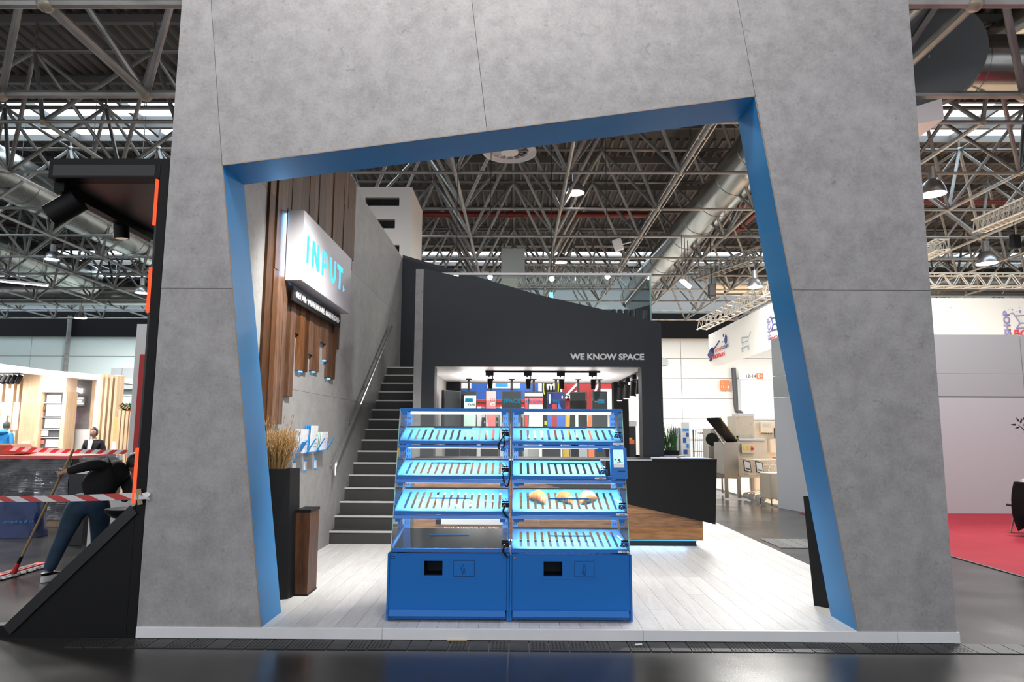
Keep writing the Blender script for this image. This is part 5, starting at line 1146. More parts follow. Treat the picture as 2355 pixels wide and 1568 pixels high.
# ================================================================== SEEN THROUGH THE BOOTH
YQ = 21.0
t = thing('blue_fascia', 'blue shop fascia with white picture panels seen through the booth', 'fascia', aZ(1140, 1050, 0))
px('board', 'blueb', 1040, 868, 1240, 919, 0, .1); px('board', 'red', 1040, 919, 1240, 936, 0, .1); px('stripe', 'dgrey', 1040, 924, 1240, 927, -.02, .02)
px('picture', 'white', 1052, 868, 1084, 893, -.03, .03); px('picture', 'white', 1121, 868, 1196, 893, -.03, .03); px('drawing', 'bluep', 1140, 874, 1168, 889, -.04, .01)
px('lower_wall', 'whitew', 1040, 936, 1240, 1056, .1, .1, z0=.01)
for x in (1049, 1097, 1150, 1205): px('white_post', 'white', x, 935, x+9, 1056, -.1, .1, z0=.01)
for (x0, x1) in ((1056, 1076), (1078, 1096), (1108, 1146), (1160, 1172), (1186, 1202)): px('dark_shelf', 'blackg', x0, 960, x1, 1056, -.05, .05, z0=.01)
a = aY(1113, 973, YQ-.16); lettering('SOLUTIONS.', a, (1, 0, 0), (0, 0, 1), .42, .055, K['white'], t, depth=.01, bold=.02)
t = thing('logo_tower', 'black tower with a white letter m between yellow brackets', 'sign tower', aZ(1268, 1050, 0)); YQ = 20.4
px('board', 'blackg', 1247, 868, 1289, 1056, 0, .3, z0=.01)
a = aY(1257, 897, YQ-.03); lettering('m', a, (1, 0, 0), (0, 0, 1), .26, .18, K['white'], t, depth=.03, bold=.04)
MB().ball(aY(1274.5, 883, YQ-.04), .034, 10, (1, .3, 1)).build('dot', K['lime'], t)
for s in (-1, 1):
    c = aY(1267, 890, YQ-.03); MB().path([c+V((s*(.20+.03*math.cos(u)-.03)+s*.02*math.cos(u), 0, .24*math.sin(u))) for u in [(-1.1+2.2*i/10) for i in range(11)]], .018, 6).build('bracket', K['lime'], t)
px('lime_disc', 'lime', 1252, 968, 1261, 977, -.03, .02); px('lime_bar', 'lime', 1278, 958, 1281, 984, -.03, .02)
for s in (955, 966): px('screen_line', 'greyp', 1265, s+2, 1273, s+7, -.03, .02)
px('white_frame', 'white', 1238, 868, 1246, 960, -.05, .05); px('white_frame', 'white', 1289, 868, 1293, 940, -.05, .05)
t = thing('red_fascia', 'dark red shop fascia with white zigzag bars seen through the booth', 'fascia', aZ(1350, 1050, 0)); YQ = 20.8
px('board', 'redb', 1293, 868, 1420, 942, 0, .1); px('lower_wall', 'whitew', 1293, 942, 1500, 1056, .1, .1, z0=.01); px('white_board', 'white', 1381, 894, 1440, 945, -.05, .04)
for (p_, q_) in (((1328, 882), (1302, 909)), ((1302, 909), (1318, 920)), ((1376, 883), (1368, 902)), ((1300, 916), (1330, 898))): MB().bar(aY(*p_, YQ-.06), aY(*q_, YQ-.06), .06, .06, (0, 1, 0)).build('zigzag_bar', K['white'], t)
for (x0, x1, m, y0) in ((1294, 1309, 'yellow', 955), (1353, 1366, 'orangep', 955), (1311, 1350, 'greyp', 960), (1312, 1331, 'blackg', 973), (1369, 1404, 'blackg', 982)): px('display_unit', m, x0, y0, x1, 1056, -.15, .1, z0=.01)
t = thing('vending_cabinet', 'dark cabinet with an orange label visible past the side track', 'cabinet', aZ(1455, 1060, 0)); YQ = 16.0
px('body', 'blackg', 1444, 980, 1462, 1070, 0, .5, z0=.01); px('orange_label', 'orangep', 1446, 1011, 1459, 1021, -.01, .01); px('yellow_label', 'yellow', 1446, 1006, 1454, 1011, -.01, .01); px('hood', 'white', 1442, 968, 1464, 980, -.05, .6)
# floor and light inside the booth
MB().box(-1.38, 1.85, 13.0, 13.5, .0902, 1.0).build('rear_counter', K['woodc'])
tag(bpy.data.objects['rear_counter'], 'low walnut counter at the rear of the graphite booth under the screens', 'counter')
# ================================================================== RIGHT: SHOPPING BOOTH
YQ = 41.8
t = thing('gate_sign', 'square orange gate sign reading 11 - 4 on the white hall wall', 'sign', aY(1667, 897, YQ)); px('board', 'orangep', 1656, 874, 1679, 897, 0, .05)
a = aY(1659, 893, YQ-.01); lettering('11 - 4', a, (1, 0, 0), (0, 0, 1), .46, .15, K['white'], t, depth=.01, bold=.03); a = aY(1659, 883.5, YQ-.01); lettering('Tor', a, (1, 0, 0), (0, 0, 1), .12, .07, K['white'], t, depth=.01, bold=.02); a = aY(1659, 878.5, YQ-.01); lettering('Gate', a, (1, 0, 0), (0, 0, 1), .15, .06, K['white'], t, depth=.01)
t = thing('direction_sign', 'long white hall sign reading 12-14 with an orange arrow box', 'sign', aY(1745, 874, YQ)); px('board', 'white', 1700, 857, 1800, 872, 0, .08)
a = aY(1716.5, 868.5, YQ-.01); lettering('12-14', a, (1, 0, 0), (0, 0, 1), .58, .20, K['dgrey'], t, depth=.01); px('arrow_box', 'orangep', 1740, 858, 1755, 871, -.02, .02)
a = aY(1742, 864.5, YQ-.05); MB().bar(a, a+V((.30, 0, 0)), .04, .05).bar(a, a+V((.12, 0, .12)), .04, .05).bar(a, a+V((.12, 0, -.12)), .04, .05).build('arrow', K['white'], t)
d1 = struct('door_1', aZ(1747, 1040, 0)); t = d1
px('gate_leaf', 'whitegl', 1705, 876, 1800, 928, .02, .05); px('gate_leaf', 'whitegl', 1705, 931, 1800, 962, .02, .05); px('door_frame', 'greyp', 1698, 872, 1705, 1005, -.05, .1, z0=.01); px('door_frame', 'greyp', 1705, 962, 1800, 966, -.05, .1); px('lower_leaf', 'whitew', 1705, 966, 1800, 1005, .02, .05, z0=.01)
t = thing('service_duct', 'dark service pipe running down the hall wall to the washing machine', 'pipe', aY(1690, 945, 41.85)); YQ = 41.85
MB().path([aY(1687, 846, YQ), aY(1692, 930, YQ), aY(1694, 944, YQ), aY(1702, 947, YQ), aY(1706, 952, YQ)], .14, 8).build('pipe', K['dgrey'], t, smooth=True)
# banner box: one side runs away, one side faces us
A, B = aY(1629, 771, 30.6), aY(1775, 694, 22.8); dd = (B-A)/(B.y-A.y); Cn = A+dd*(21.9-A.y); zt_ = 5.95; zb_ = 4.42
Cn.z = A.z = zt_
t = thing('hanging_banner', 'white hanging banner reading LOVE CLEAN SHOPPING running away beside the orange gate sign', 'banner', (A.x, A.y, zb_), 'banners of the shopping booth')
MB().prism([(A.x, A.y, zb_), (Cn.x, Cn.y, zb_), (Cn.x, Cn.y, zt_), (A.x, A.y, zt_)], (.03, .03, 0)).build('fabric', K['banner'], t)
Xd = (V((Cn.x, Cn.y, 0))-V((A.x, A.y, 0))); Lb = Xd.length; Xd.normalize(); Nb = Xd.cross(V((0, 0, 1))); O = V((A.x, A.y, 0))+Nb*.012
def onb(u, z): return O+Xd*u+V((0, 0, z))
def hitb(px_, py_):
    v = ray(px_, py_); n = Nb; k = (O-EYE).dot(n)/v.dot(n); p_ = EYE+v*k; return (p_-O).dot(Xd), p_.z
def fit(s, x0, y0, x1, y1, m, bold=.03):
    u0, z0 = hitb(x0, y0); u1, z1 = hitb(x1, y1); return lettering(s, onb(u0, z0), Xd, (0, 0, 1), u1-u0, abs(z1-z0), K[m], t, depth=.01, bold=bold)
u, z = hitb(1646, 810); fit('LOVE', 1646, 810, 1658, 797, 'redp', .0); fit('CLEAN', 1659, 804, 1674.5, 789, 'navy', .0); fit('SHOPPING', 1639, 827, 1666, 807, 'redp')
for (a_, b_, r) in (((1633, 830), (1636, 817), .04), ((1637, 830), (1636, 817), .03), ((1635, 818), (1641, 805), .16), ((1641, 804), (1654, 784), .03)): MB().tube(onb(*hitb(*a_)), onb(*hitb(*b_)), r, 6).build('brush_print', K['navy'], t)
for (x_, y_, r) in ((1669, 780, .16), (1663.5, 771, .06), (1665, 782, .05), (1662, 786, .03)): MB().ball(onb(*hitb(x_, y_)), r, 10, (.4, 1, 1.2)).build('dot_print', K['navy'], t)
ct = MB()
for (a_, b_) in (((1706, 776), (1722, 774)), ((1706, 788), (1721, 783)), ((1706, 776), (1706, 788)), ((1722, 774), (1721, 783)), ((1722, 774), (1727, 762)), ((1708, 788), (1708, 800)), ((1721, 783), (1722, 796)), ((1708, 800), (1723, 793))): ct.tube(onb(*hitb(*a_)), onb(*hitb(*b_)), .02, 5)
for (x_, y_) in ((1708, 804), (1722, 798)): ct.path([onb(*hitb(x_+2*math.cos(q*.63), y_+4.5*math.sin(q*.63))) for q in range(10)], .03, 5, closed=True)
ct.build('cart_print', K['greyp'], t)
def shopbox(x, y0, y1, par, O_, X_, hb):
    u0, z0 = hb(x, y0); u1, z1 = hb(x, y1)
    lettering('SHOP', O_(u0, z0), (0, 0, 1), -X_, z1-z0, .36, K['lilac'], par, depth=.01, bold=.04)
u0, z0 = hitb(1766.5, 784); u1, z1 = hitb(1772, 729); lettering('SHOP', onb(u1, z0), (0, 0, 1), -Xd, z1-z0, u1-u0, K['lilac'], t, depth=.01, bold=.03)
fit('BOX', 1773, 782, 1800, 765, 'redp'); sk = MB()
for a_, b_ in (((1770, 730), (1773, 728)), ((1773, 728), (1778, 746)), ((1774, 732), (1795, 726)), ((1778, 746), (1797, 740)), ((1778, 746), (1775, 760)), ((1775, 760), (1797, 752))): sk.tube(onb(*hitb(*a_)), onb(*hitb(*b_)), .022, 5)
sk.build('cart_print', K['navy'], t)
t2 = thing('hanging_banner', 'white hanging banner with SHOP in violet letters above the grey partition', 'banner', (Cn.x, Cn.y, zb_), 'banners of the shopping booth'); t = t2
YQ = Cn.y; MB().box(Cn.x, Cn.x+16, YQ, YQ+.03, zb_, zt_).build('fabric', K['banner'], t)
a = aY(2326, 766, YQ-.01); lettering('SHOP', aY(2326, 772, YQ-.01), (0, 0, 1), (-1, 0, 0), 1.62*.5, .22, K['lilac'], t, depth=.01, bold=.04)
lettering('BOX', aY(2333, 775, YQ-.01), (1, 0, 0), (0, 0, 1), .75, .24, K['redp'], t, depth=.01, bold=.04)
sk = MB()
for a_, b_ in (((2323, 721), (2330, 720)), ((2330, 720), (2346, 743)), ((2334, 726), (2375, 724)), ((2346, 743), (2375, 741)), ((2346, 743), (2337, 755)), ((2337, 755), (2375, 752))): sk.tube(aY(*a_, YQ-.015), aY(*b_, YQ-.015), .02, 5)
for (x_, y_, r) in ((2342, 757, .04), (2346, 716, .05), (2328, 712, .028), (2324, 708, .012), (2320, 712, .014), (2345, 707, .014), (2337, 716, .012)): sk.ball(aY(x_, y_, YQ-.01), r, 10, (1, .2, 1))
sk.build('cart_print', K['lilac'], t)
pl = MB()
for a_, b_, in (((2160, 750), (2168, 712)), ((2168, 745), (2180, 710)), ((2158, 752), (2172, 750)), ((2178, 762), (2176, 748)), ((2152, 756), (2160, 758))): pl.tube(aY(*a_, YQ-.012), aY(*b_, YQ-.012), .008, 4)
pl.build('faint_print', K['mint'], t); px('red_tick', 'coral', 2185, 707, 2189, 708.5, -.01, .008)
# box trusses
def truss(label, a, b, s, nseg, m='alu', tri=False, r=.028):
    a, b = V(a), V(b); t = thing('truss', label, 'truss', a, 'suspended lighting trusses'); d = (b-a).normalized(); sd = d.cross(V((0, 0, 1))).normalized()*s/2; up = V((0, 0, s/2))
    cs = [sd+up, -sd+up, -sd-up, sd-up]
    for c in cs: MB().tube(a+c, b+c, r, 8).build('chord', K[m], t, smooth=True)
    br = MB(); L_ = (b-a).length
    for i in range(nseg):
        u, v_, w_ = a+d*L_*i/nseg, a+d*L_*(i+.5)/nseg, a+d*L_*(i+1)/nseg
        for k in range(4): br.tube(u+cs[k], v_+cs[(k+1) % 4], r*.55, 5, caps=False); br.tube(v_+cs[(k+1) % 4], w_+cs[k], r*.55, 5, caps=False)
    br.build('lacing', K[m], t)['kind'] = 'stuff'
    fs = [(q-a.y)/(b.y-a.y) for q in (14.15+2.93*k for k in range(9)) if abs(b.y-a.y) > .5]+[(xb(i)-a.x)/(b.x-a.x) for i in NX if abs(b.x-a.x) > .5]
    fs = sorted(f for f in fs if .04 < f < .96) or [.5]
    for f in (fs[0], fs[-1]): p_ = a+(b-a)*f+up; MB().tube(p_, (p_.x, p_.y, ZB-.03), .01, 5).build('suspension_wire', K['galvd'], t)
    return t
truss('white box truss above the receding shopping banner', A+V((-.2, .3, .5)), Cn+V((.1, -.2, .5)), .42, 14)
truss('white box truss above the shopping banner that faces the aisle', Cn+V((.5, .25, .62)), Cn+V((15, .25, .62)), .42, 26)
a, b = aY(1175, 622, 26), aY(1432, 630, 26); truss('upper silver truss hanging behind the glass railing', (a.x, 26, a.z), (b.x, 26, a.z), .4, 16, 'galv', r=.03)
a, b = aY(1190, 645, 24), aY(1410, 652, 24); truss('lower silver truss hanging behind the glass railing', (a.x, 24, a.z), (b.x, 24, a.z), .38, 14, 'galv', r=.03)
a, b = aZ(1600, 635, 7.6), aZ(1760, 578, 7.6); truss('slanting truss with cables beside the blue reveal', a, (b.x, b.y, a.z), .36, 12, 'galv', r=.03)
a, b = aZ(2250, 520, 7.7), aZ(2370, 470, 7.7); truss('slanting truss with cables near the outer roof edge', a, (b.x, b.y, a.z), .36, 10, 'alu', r=.03)
a, b = aZ(2110, 590, 7.7), aZ(2170, 560, 7.7); truss('short truss ending beside the concrete portal', a, (b.x, b.y, a.z), .36, 6, 'alu', r=.03)
for (px_, py_, Y_, lab) in ((1637, 667, 22.94, 'black loudspeaker hanging from the slanting truss'), (2335, 555, 20.01, 'black hoist box hanging under the outer slanting truss')):
    c = aY(px_, py_, Y_); t = thing('hanging_box', lab, 'loudspeaker', c, 'black boxes hung in the roof'); MB().box(c.x-.11, c.x+.11, c.y-.1, c.y+.1, c.z-.22, c.z+.2).build('body', K['black'], t, bevel=.02); MB().tube(c+V((0, 0, .2)), (c.x, c.y, ZB-.03), .012, 5).build('wire', K['black'], t)
c = aY(1421, 563, 22.94); t = thing('wireless_antenna', 'small white antenna box on a roof tube', 'antenna', c); MB().obox(c, V((.15, 0, .05)), V((0, .08, 0)), V((-.06, 0, .2))).build('body', K['white'], t, bevel=.04); MB().tube(c+V((.1, 0, 0)), c+V((.45, 0, .1)), .02, 6).build('arm', K['white'], t); MB().tube(c+V((.42, 0, .1)), (c.x+.42, c.y, ZB-.03), .012, 5).build('wire', K['galvd'], t)
c = aY(1182, 660-55, 25); t = thing('vent_box', 'square grey sheet metal box under the roof behind the trusses', 'air duct', c); b_ = aY(1207, 640, 25); a_ = aY(1153, 571, 25); MB().box(a_.x, b_.x, 25, 26.6, b_.z, a_.z).build('sheet_box', mat('sheet_grey', (.34, .37, .35), .4, .2), t); [MB().tube((q_, 25.8, a_.z), (q_, 25.8, ZD), .012, 5).build('hanger_rod', K['galvd'], t) for q_ in (a_.x+.1, b_.x-.1)]
c = aY(2145, 258, 12.2); t = thing('lamp_box', 'angular white lamp box beside the outer portal edge', 'lamp', c)
a_, b_, c_, d_ = aY(2090, 250, 12.53), aY(2166, 226, 12.53), aY(2178, 278, 12.53), aY(2090, 300, 12.53); MB().prism([a_, b_, c_-V((.05, 0, -.04)), d_-V((0, 0, -.1))], (0, .9, 0)).build('housing', K['white'], t); MB().tube((a_+b_)/2+V((0, .4, -.05)), V(((a_.x+b_.x)/2, 12.93, ZB-.05)), .02, 6).build('hanger', K['galvd'], t)
# raised floor of the shopping booth, partition, carpet
MB().box(5.80, 24, 15.45, 36, .002, .03).build('booth_floor', mat('warm_floor', (.72, .50, .34), .25), origin=(6, 16, 0)); tag(bpy.data.objects['booth_floor'], kind='structure')
MB().box(5.78, 5.80, 15.45, 36, .002, .034).build('trim_1', K['alu']); tag(bpy.data.objects['trim_1'], kind='structure')
pt = struct('partition_wall', (6, 14.5, 0))
zg = 2.39
for (x0, x1) in ((5.97, 8.28), (8.30, 10.6), (10.62, 12.9), (12.92, 15.2)):
    MB().box(x0, x1, 14.5, 14.6, 2.875, 3.70).build('grey_panel', K['greyp'], pt); MB().box(x0, x1, 14.5, 14.6, zg+.01, 2.865).build('grey_panel', K['greyp'], pt)
MB().box(5.97, 15.2, 14.5, 14.6, .002, zg).build('pale_panel', K['pinkw'], pt)
MB().box(5.97, 15.2, 14.495, 14.5, zg-.01, zg+.01).build('joint_strip', K['dgrey'], pt)
MB().prism([(5.97, 14.5, .002), (5.97, 14.6, .002), (5.78, 15.4, .002), (5.70, 15.4, .002)], (0, 0, zg)).build('return_panel', mat('pale_blue_panel', (.52, .55, .60), .5), pt)
for z0, z1 in ((zg+.01, 2.865), (2.875, 3.7)): MB().prism([(5.97, 14.5, z0), (5.97, 14.6, z0), (5.78, 15.4, z0), (5.70, 15.4, z0)], (0, 0, z1-z0)).build('return_panel', K['greyp'], pt)
MB().box(5.80, 16, 3.0, 14.5, .001, .008).build('red_carpet', K['carpet'], origin=(10, 10, 0)); tag(bpy.data.objects['red_carpet'], 'bright red booth carpet in front of the pale partition', 'carpet')
MB().box(5.77, 5.80, 3.0, 14.5, .001, .010).build('trim_2', K['dgrey']); tag(bpy.data.objects['trim_2'], kind='structure')
# chair with jacket and plant at the picture edge
g0 = aZ(2337, 1232, .008); t = thing('visitor_chair', 'chair hidden under a black jacket on the red carpet', 'chair', g0)
Yh = g0.y+.15; cx = aY(2368, 1150, Yh).x
for (dx, dy) in ((-.22, -.2), (.22, -.2), (-.2, .22), (.2, .22)): MB().tube((cx+dx, Yh+dy, .009), (cx+dx*.6, Yh+dy*.7, .45), .013, 8).build('leg', K['chrome'], t, smooth=True)
MB().box(cx-.24, cx+.24, Yh-.22, Yh+.24, .44, .48).build('seat', K['graphite'], t, bevel=.02); MB().box(cx-.23, cx+.23, Yh-.24, Yh-.20, .48, .84).build('backrest', K['silver'], t, bevel=.03)
t = thing('jacket', 'black jacket with pale lining hung over the chair on the red carpet', 'jacket', (cx, Yh-.25, .2)); mb = MB(); nn = 24
for k in range(9):
    f = k/8
    for i in range(nn):
        a = 2*math.pi*i/nn; w_ = .33+.06*math.sin(f*3.0)-.02*f**3; mb.v.append((cx-.06+w_*math.cos(a)+.012*math.sin(7*a+5*f), Yh-.22+(.10+.01*math.sin(9*a))*math.sin(a), .86-.74*f+.035*math.sin(3*a+2)*f))
for k in range(8):
    for i in range(nn): j = (i+1) % nn; mb.f.append((k*nn+i, k*nn+j, (k+1)*nn+j, (k+1)*nn+i)); mb.m.append(0)
mb.f.append(tuple(range(nn))); mb.m.append(0)
mb.build('cloth', K['blackfab'], t, smooth=True); MB().lathe([(.30, 0), (.24, .05), (.10, .08), (.01, .085)], (cx, Yh-.22, .855), 20, ax=((1, 0, 0), (0, .45, 0), (0, 0, 1))).build('lining', K['silver'], t, smooth=True)
Yl = 11.0; root = aZ(2420, 1240, .008); t = thing('rubber_plant', 'dark green plant reaching in from the edge over the red carpet', 'plant', (aY(2400, 1200, Yl).x, Yl, .008))
bx_ = aY(2400, 1200, Yl).x; MB().lathe([(.14, .009), (.18, .35), (.17, .36), (.15, .33)], (bx_, Yl, 0), 18).build('pot', K['graphite'], t, smooth=True)
MB().path([(bx_, Yl, .3), (bx_-.02, Yl, 1.1), aY(2370, 1010, Yl), aY(2352, 985, Yl), aY(2340, 976, Yl)], [.02, .016, .010, .007, .004], 6).build('stem', K['leafd'], t)
for i, (x_, y_, dx, dy) in enumerate(((2343, 970, -4, -8), (2338, 977, -10, -1), (2346, 974, 4, -10), (2351, 966, 7, -7), (2345, 982, -8, 2), (2354, 980, 5, -9), (2356, 990, 9, -4), (2365, 1000, -8, -5), (2372, 1020, 8, -6))):
    p_ = aY(x_, y_, Yl); u = aY(x_+dx, y_+dy, Yl)-p_; n_ = u.cross(V((0, 1, .5))).normalized()*u.length*.28
    MB().face([p_, p_+u*.4+n_, p_+u*.8+n_*.7, p_+u*1.3+V((0, .01, 0)), p_+u*.8-n_*.7, p_+u*.4-n_]).build('leaf', K['leafd'], t, recalc=False)
# washing machine, cabinets, carts, ottoman
YQ = 17.6; FL = .03
t = thing('cart_washer', 'steel cart washing machine with raised dark flap and hazard stripes', 'machine', aZ(1690, 1125, FL))
px('upper_cabinet', 'cream', 1692, 956, 1734, 1010, 0, .7); px('body', 'cream', 1698, 1011, 1766, 1098, -.05, 1.0); px('hopper', 'steelw', 1664, 1017, 1698, 1090, -.3, .8); px('top_plate', 'steel', 1700, 1008, 1760, 1013, -.1, .9)
MB().prism([aY(1664, 1090, YQ-.3), aY(1698, 1090, YQ-.3), aY(1698, 1101, YQ-.3), aY(1670, 1100, YQ-.3)], (0, .8, 0)).build('hopper_tray', K['steelw'], t)
fl0 = [aY(1625, 961, YQ-.9), aY(1657, 960, YQ-.9), aY(1696, 1013, YQ-.1), aY(1672, 1016, YQ-.1)]
MB().prism(fl0, (0, .03, -.03)).build('flap', K['blackg'], t)
for k in range(7):
    f0, f1 = k/7, (k+.55)/7; a_, b_ = fl0[1], fl0[2]; e_ = V((-.06, 0, 0)); up = V((0, -.012, .004))
    MB().prism([a_+(b_-a_)*f0+up, a_+(b_-a_)*f1+up, a_+(b_-a_)*(f1+.03)+e_+up, a_+(b_-a_)*(f0+.03)+e_+up], (0, -.004, .002)).build('hazard_stripe', K['yellow'], t)
MB().bar(aY(1640, 985, YQ-.5), aY(1664, 1022, YQ-.35), .03, .03).build('gas_strut', K['steel'], t)
for (x0, x1, dy) in ((1668, 1675, -.3), (1697, 1704, -.25), (1728, 1735, .5), (1755, 1762, .4)): px('leg', 'steelw', x0, 1095, x1, 1126, dy, .08, z0=FL)
for (x_, y_) in ((1697, 962), (1704, 974), (1728, 975), (1697, 1000), (1728, 1000), (1715, 980)): MB().tube(aY(x_, y_, YQ-.012), aY(x_, y_, YQ), .012, 8).build('bolt', K['steel'], t)
MB().tube(aY(1696, 1004, YQ-.02), aY(1696, 1004, YQ), .025, 10).build('knob', K['black'], t)
px('control_box', 'cream', 1706, 1020, 1736, 1042, -.15, .1)
for (x_, m) in ((1714, 'yellow'), (1721, 'yellow'), (1729, 'orangep')): px('warning_label', m, x_-2, 1025, x_+3, 1035, -.16, .01)
MB().tube(aY(1731, 1032, YQ-.2), aY(1731, 1032, YQ-.15), .03, 10).build('switch', K['red'], t)
px('top_hood', 'steel', 1700, 950, 1735, 957, .1, .6)
t = thing('side_machine', 'grey machine with a rounded black hatch beside the hopper', 'machine', aZ(1648, 1110, FL)); YQ = 18.6
px('body', 'steelw', 1634, 985, 1666, 1100, 0, .8); MB().tube(aY(1638, 1010, YQ-.05), aY(1638, 1010, YQ), .17, 20).build('hatch', K['black'], t, smooth=True); px('lower_door', 'steel', 1630, 1026, 1646, 1055, -.03, .03)
for x_ in (1640, 1660): px('leg', 'steelw', x_, 1100, x_+3, 1112, .1, .05, z0=FL)
t = thing('control_cabinet', 'cream control cabinet with a small display behind the washing machine', 'cabinet', aZ(1765, 1100, FL)); YQ = 19.5
px('body', 'cream', 1734, 968, 1800, 1085, 0, .6, z0=FL); px('control_panel', 'cream', 1750, 970, 1778, 995, -.12, .12); px('display', 'greyp', 1757, 974, 1772, 981, -.13, .01); px('vent', 'greyp', 1738, 973, 1743, 978, -.01, .01)
a_ = aY(1752, 998, YQ-.01); lettering('MAXX', a_, (1, 0, 0), (0, 0, 1), .30, .05, K['dgrey'], t, depth=.005); px('black_grip', 'black', 1783, 984, 1787, 1008, -.15, .1); px('lower_unit', 'cream', 1772, 1010, 1795, 1040, -.25, .3)
def cart(px_, label, Y_):
    c = aY(px_, 1098, Y_); t = thing('shopping_cart', label, 'shopping cart', (c.x, c.y, FL), 'wire shopping carts'); x0, y0 = c.x, c.y
    wire = K['cream']
    zl, zh = .62, .98; fr = [(x0-.28, y0-.2), (x0+.45, y0-.25), (x0+.45, y0+.25), (x0-.28, y0+.2)]; lo = [(x0-.22, y0-.16), (x0+.40, y0-.2), (x0+.40, y0+.2), (x0-.22, y0+.16)]
    MB().path([V((*p_, zh)) for p_ in fr], .012, 6, closed=True).path([V((*p_, zl)) for p_ in lo], .010, 6, closed=True).build('basket_rim', wire, t)
    g = MB()
    for i in range(4):
        j = (i+1) % 4
        for k in range(11):
            f = k/11; a = V((*fr[i], zh)).lerp(V((*fr[j], zh)), f); b = V((*lo[i], zl)).lerp(V((*lo[j], zl)), f); g.tube(a, b, .0035, 4, caps=False)
    for q in (.33, .66): g.path([V((*lo[i], zl)).lerp(V((*fr[i], zh)), q) for i in range(4)], .004, 4, closed=True)
    g.build('basket_wire', wire, t)['kind'] = 'stuff'
    for s in (-.16, .16): MB().path([(x0+.5, y0+s, 1.02), (x0+.3, y0+s, .55), (x0+.2, y0+s, .22), (x0-.22, y0+s, .16)], .014, 6).build('side_frame', K['chrome'], t)
    MB().tube((x0+.5, y0-.2, 1.02), (x0+.5, y0+.2, 1.02), .018, 8).build('handle', K['redp'], t)
    for dx, dy in ((-.2, -.16), (-.2, .16), (.28, -.18), (.28, .18)): MB().tube((x0+dx, y0+dy-.018, .105), (x0+dx, y0+dy+.018, .105), .072, 16).build('wheel', K['greyp'], t, smooth=True)
    tg = MB().obox((x0-.26, y0-.205, .82), V((.09, .01, -.02)), V((0, .008, 0)), V((-.01, 0, .13))).build('advert_frame', K['blackg'], t); MB().obox((x0-.26, y0-.216, .82), V((.07, .008, -.016)), V((0, .002, 0)), V((-.008, 0, .11))).build('advert_card', K['paper'], t)
    MB().obox((x0-.258, y0-.220, .76), V((.05, .006, -.011)), V((0, .001, 0)), V((-.001, 0, .015))).build('card_print', K['dgrey'], t)
    return t
cart(1738, 'wire shopping cart with a black framed card, nearer to the washing machine', 17.15); cart(1766, 'wire shopping cart with a black framed card, next to the beige pouf', 16.62)
t = thing('pouf', 'angular beige pouf on thin legs at the edge of the warm booth floor', 'pouf', aZ(1770, 1140, FL))
a_ = aZ(1747, 1140, FL); xs = [aY(1746, 1100, 15.95).x, aY(1771, 1100, 15.6).x, aY(1808, 1100, 15.65).x, aY(1800, 1100, 16.2).x]
bt = [(xs[0], 15.95), (xs[1], 15.6), (xs[2], 15.65), (xs[3], 16.2)]; zt_ = aY(1760, 1086, 15.9).z
MB().prism([(x_, y_, .17) for x_, y_ in bt], (0, 0, zt_-.17)).build('cushion', K['ottoman'], t, bevel=.02)
for (x_, y_) in bt: MB().tube((x_*.985+.09, y_*.995+.06, FL+.001), (x_*.985+.09, y_*.995+.06, .17), .012, 8).build('leg', K['dgrey'], t)
t = thing('roll_cage', 'tall wire roll cage with a name plate behind the counter corner', 'roll cage', aZ(1615, 1070, 0)); YQ = 20.0
a_, b_ = aY(1594, 988, YQ), aY(1636, 1062, YQ)
MB().path([(a_.x, YQ, .1), (a_.x, YQ, a_.z), (b_.x, YQ, a_.z), (b_.x, YQ, .1)], .022, 6).path([(a_.x, YQ+.6, .1), (a_.x, YQ+.6, a_.z), (b_.x, YQ+.6, a_.z), (b_.x, YQ+.6, .1)], .022, 6).build('frame', K['dgrey'], t)
w_ = MB()
for yy in (YQ, YQ+.6):
    for k in range(1, 9): w_.tube((a_.x+(b_.x-a_.x)*k/9, yy, .15), (a_.x+(b_.x-a_.x)*k/9, yy, a_.z), .006, 4)
    for k in range(1, 5): w_.tube((a_.x, yy, .15+(a_.z-.15)*k/5), (b_.x, yy, .15+(a_.z-.15)*k/5), .012, 4)
w_.build('wire_grid', K['steel'], t)['kind'] = 'stuff'
MB().box(a_.x-.02, b_.x+.02, YQ-.02, YQ+.62, .08, .12).build('base', K['dgrey'], t)
for dx in (a_.x+.05, b_.x-.05): MB().tube((dx, YQ+.03, .055), (dx, YQ+.08, .055), .05, 12).build('caster', K['black'], t)
lettering('DEMO', aY(1605, 998, YQ-.03), (1, 0, 0), (0, 0, 1), .24, .05, K['dgrey'], t, depth=.01, bold=.02)
t = thing('info_board', 'slim info board with blue pictures behind the counter', 'info board', aZ(1577, 1070, 0)); YQ = 19.0
px('board', 'white', 1567, 971, 1585, 1066, 0, .05, z0=.01)
for (x0, y0, x1, y1, m) in ((1570, 985, 1584, 991, 'bluep'), (1578, 995, 1584, 1004, 'blueb'), (1571, 1006, 1578, 1018, 'blueb'), (1579, 1020, 1584, 1030, 'bluep'), (1572, 1034, 1581, 1044, 'blueb')): px('picture', m, x0, y0, x1, y1, -.01, .01)
t = thing('folding_screen', 'grey folding screen standing behind the counter', 'screen', aZ(1556, 1070, 0)); YQ = 19.4
px('panel', 'greyp', 1549, 984, 1561, 1060, 0, .04, z0=.01); px('panel', 'greyp', 1562, 984, 1570, 1062, .1, .04, z0=.01); px('frame_post', 'dgrey', 1548, 983, 1550, 1064, -.02, .06, z0=.01); px('frame_post', 'dgrey', 1561, 983, 1563, 1064, .04, .06, z0=.01)
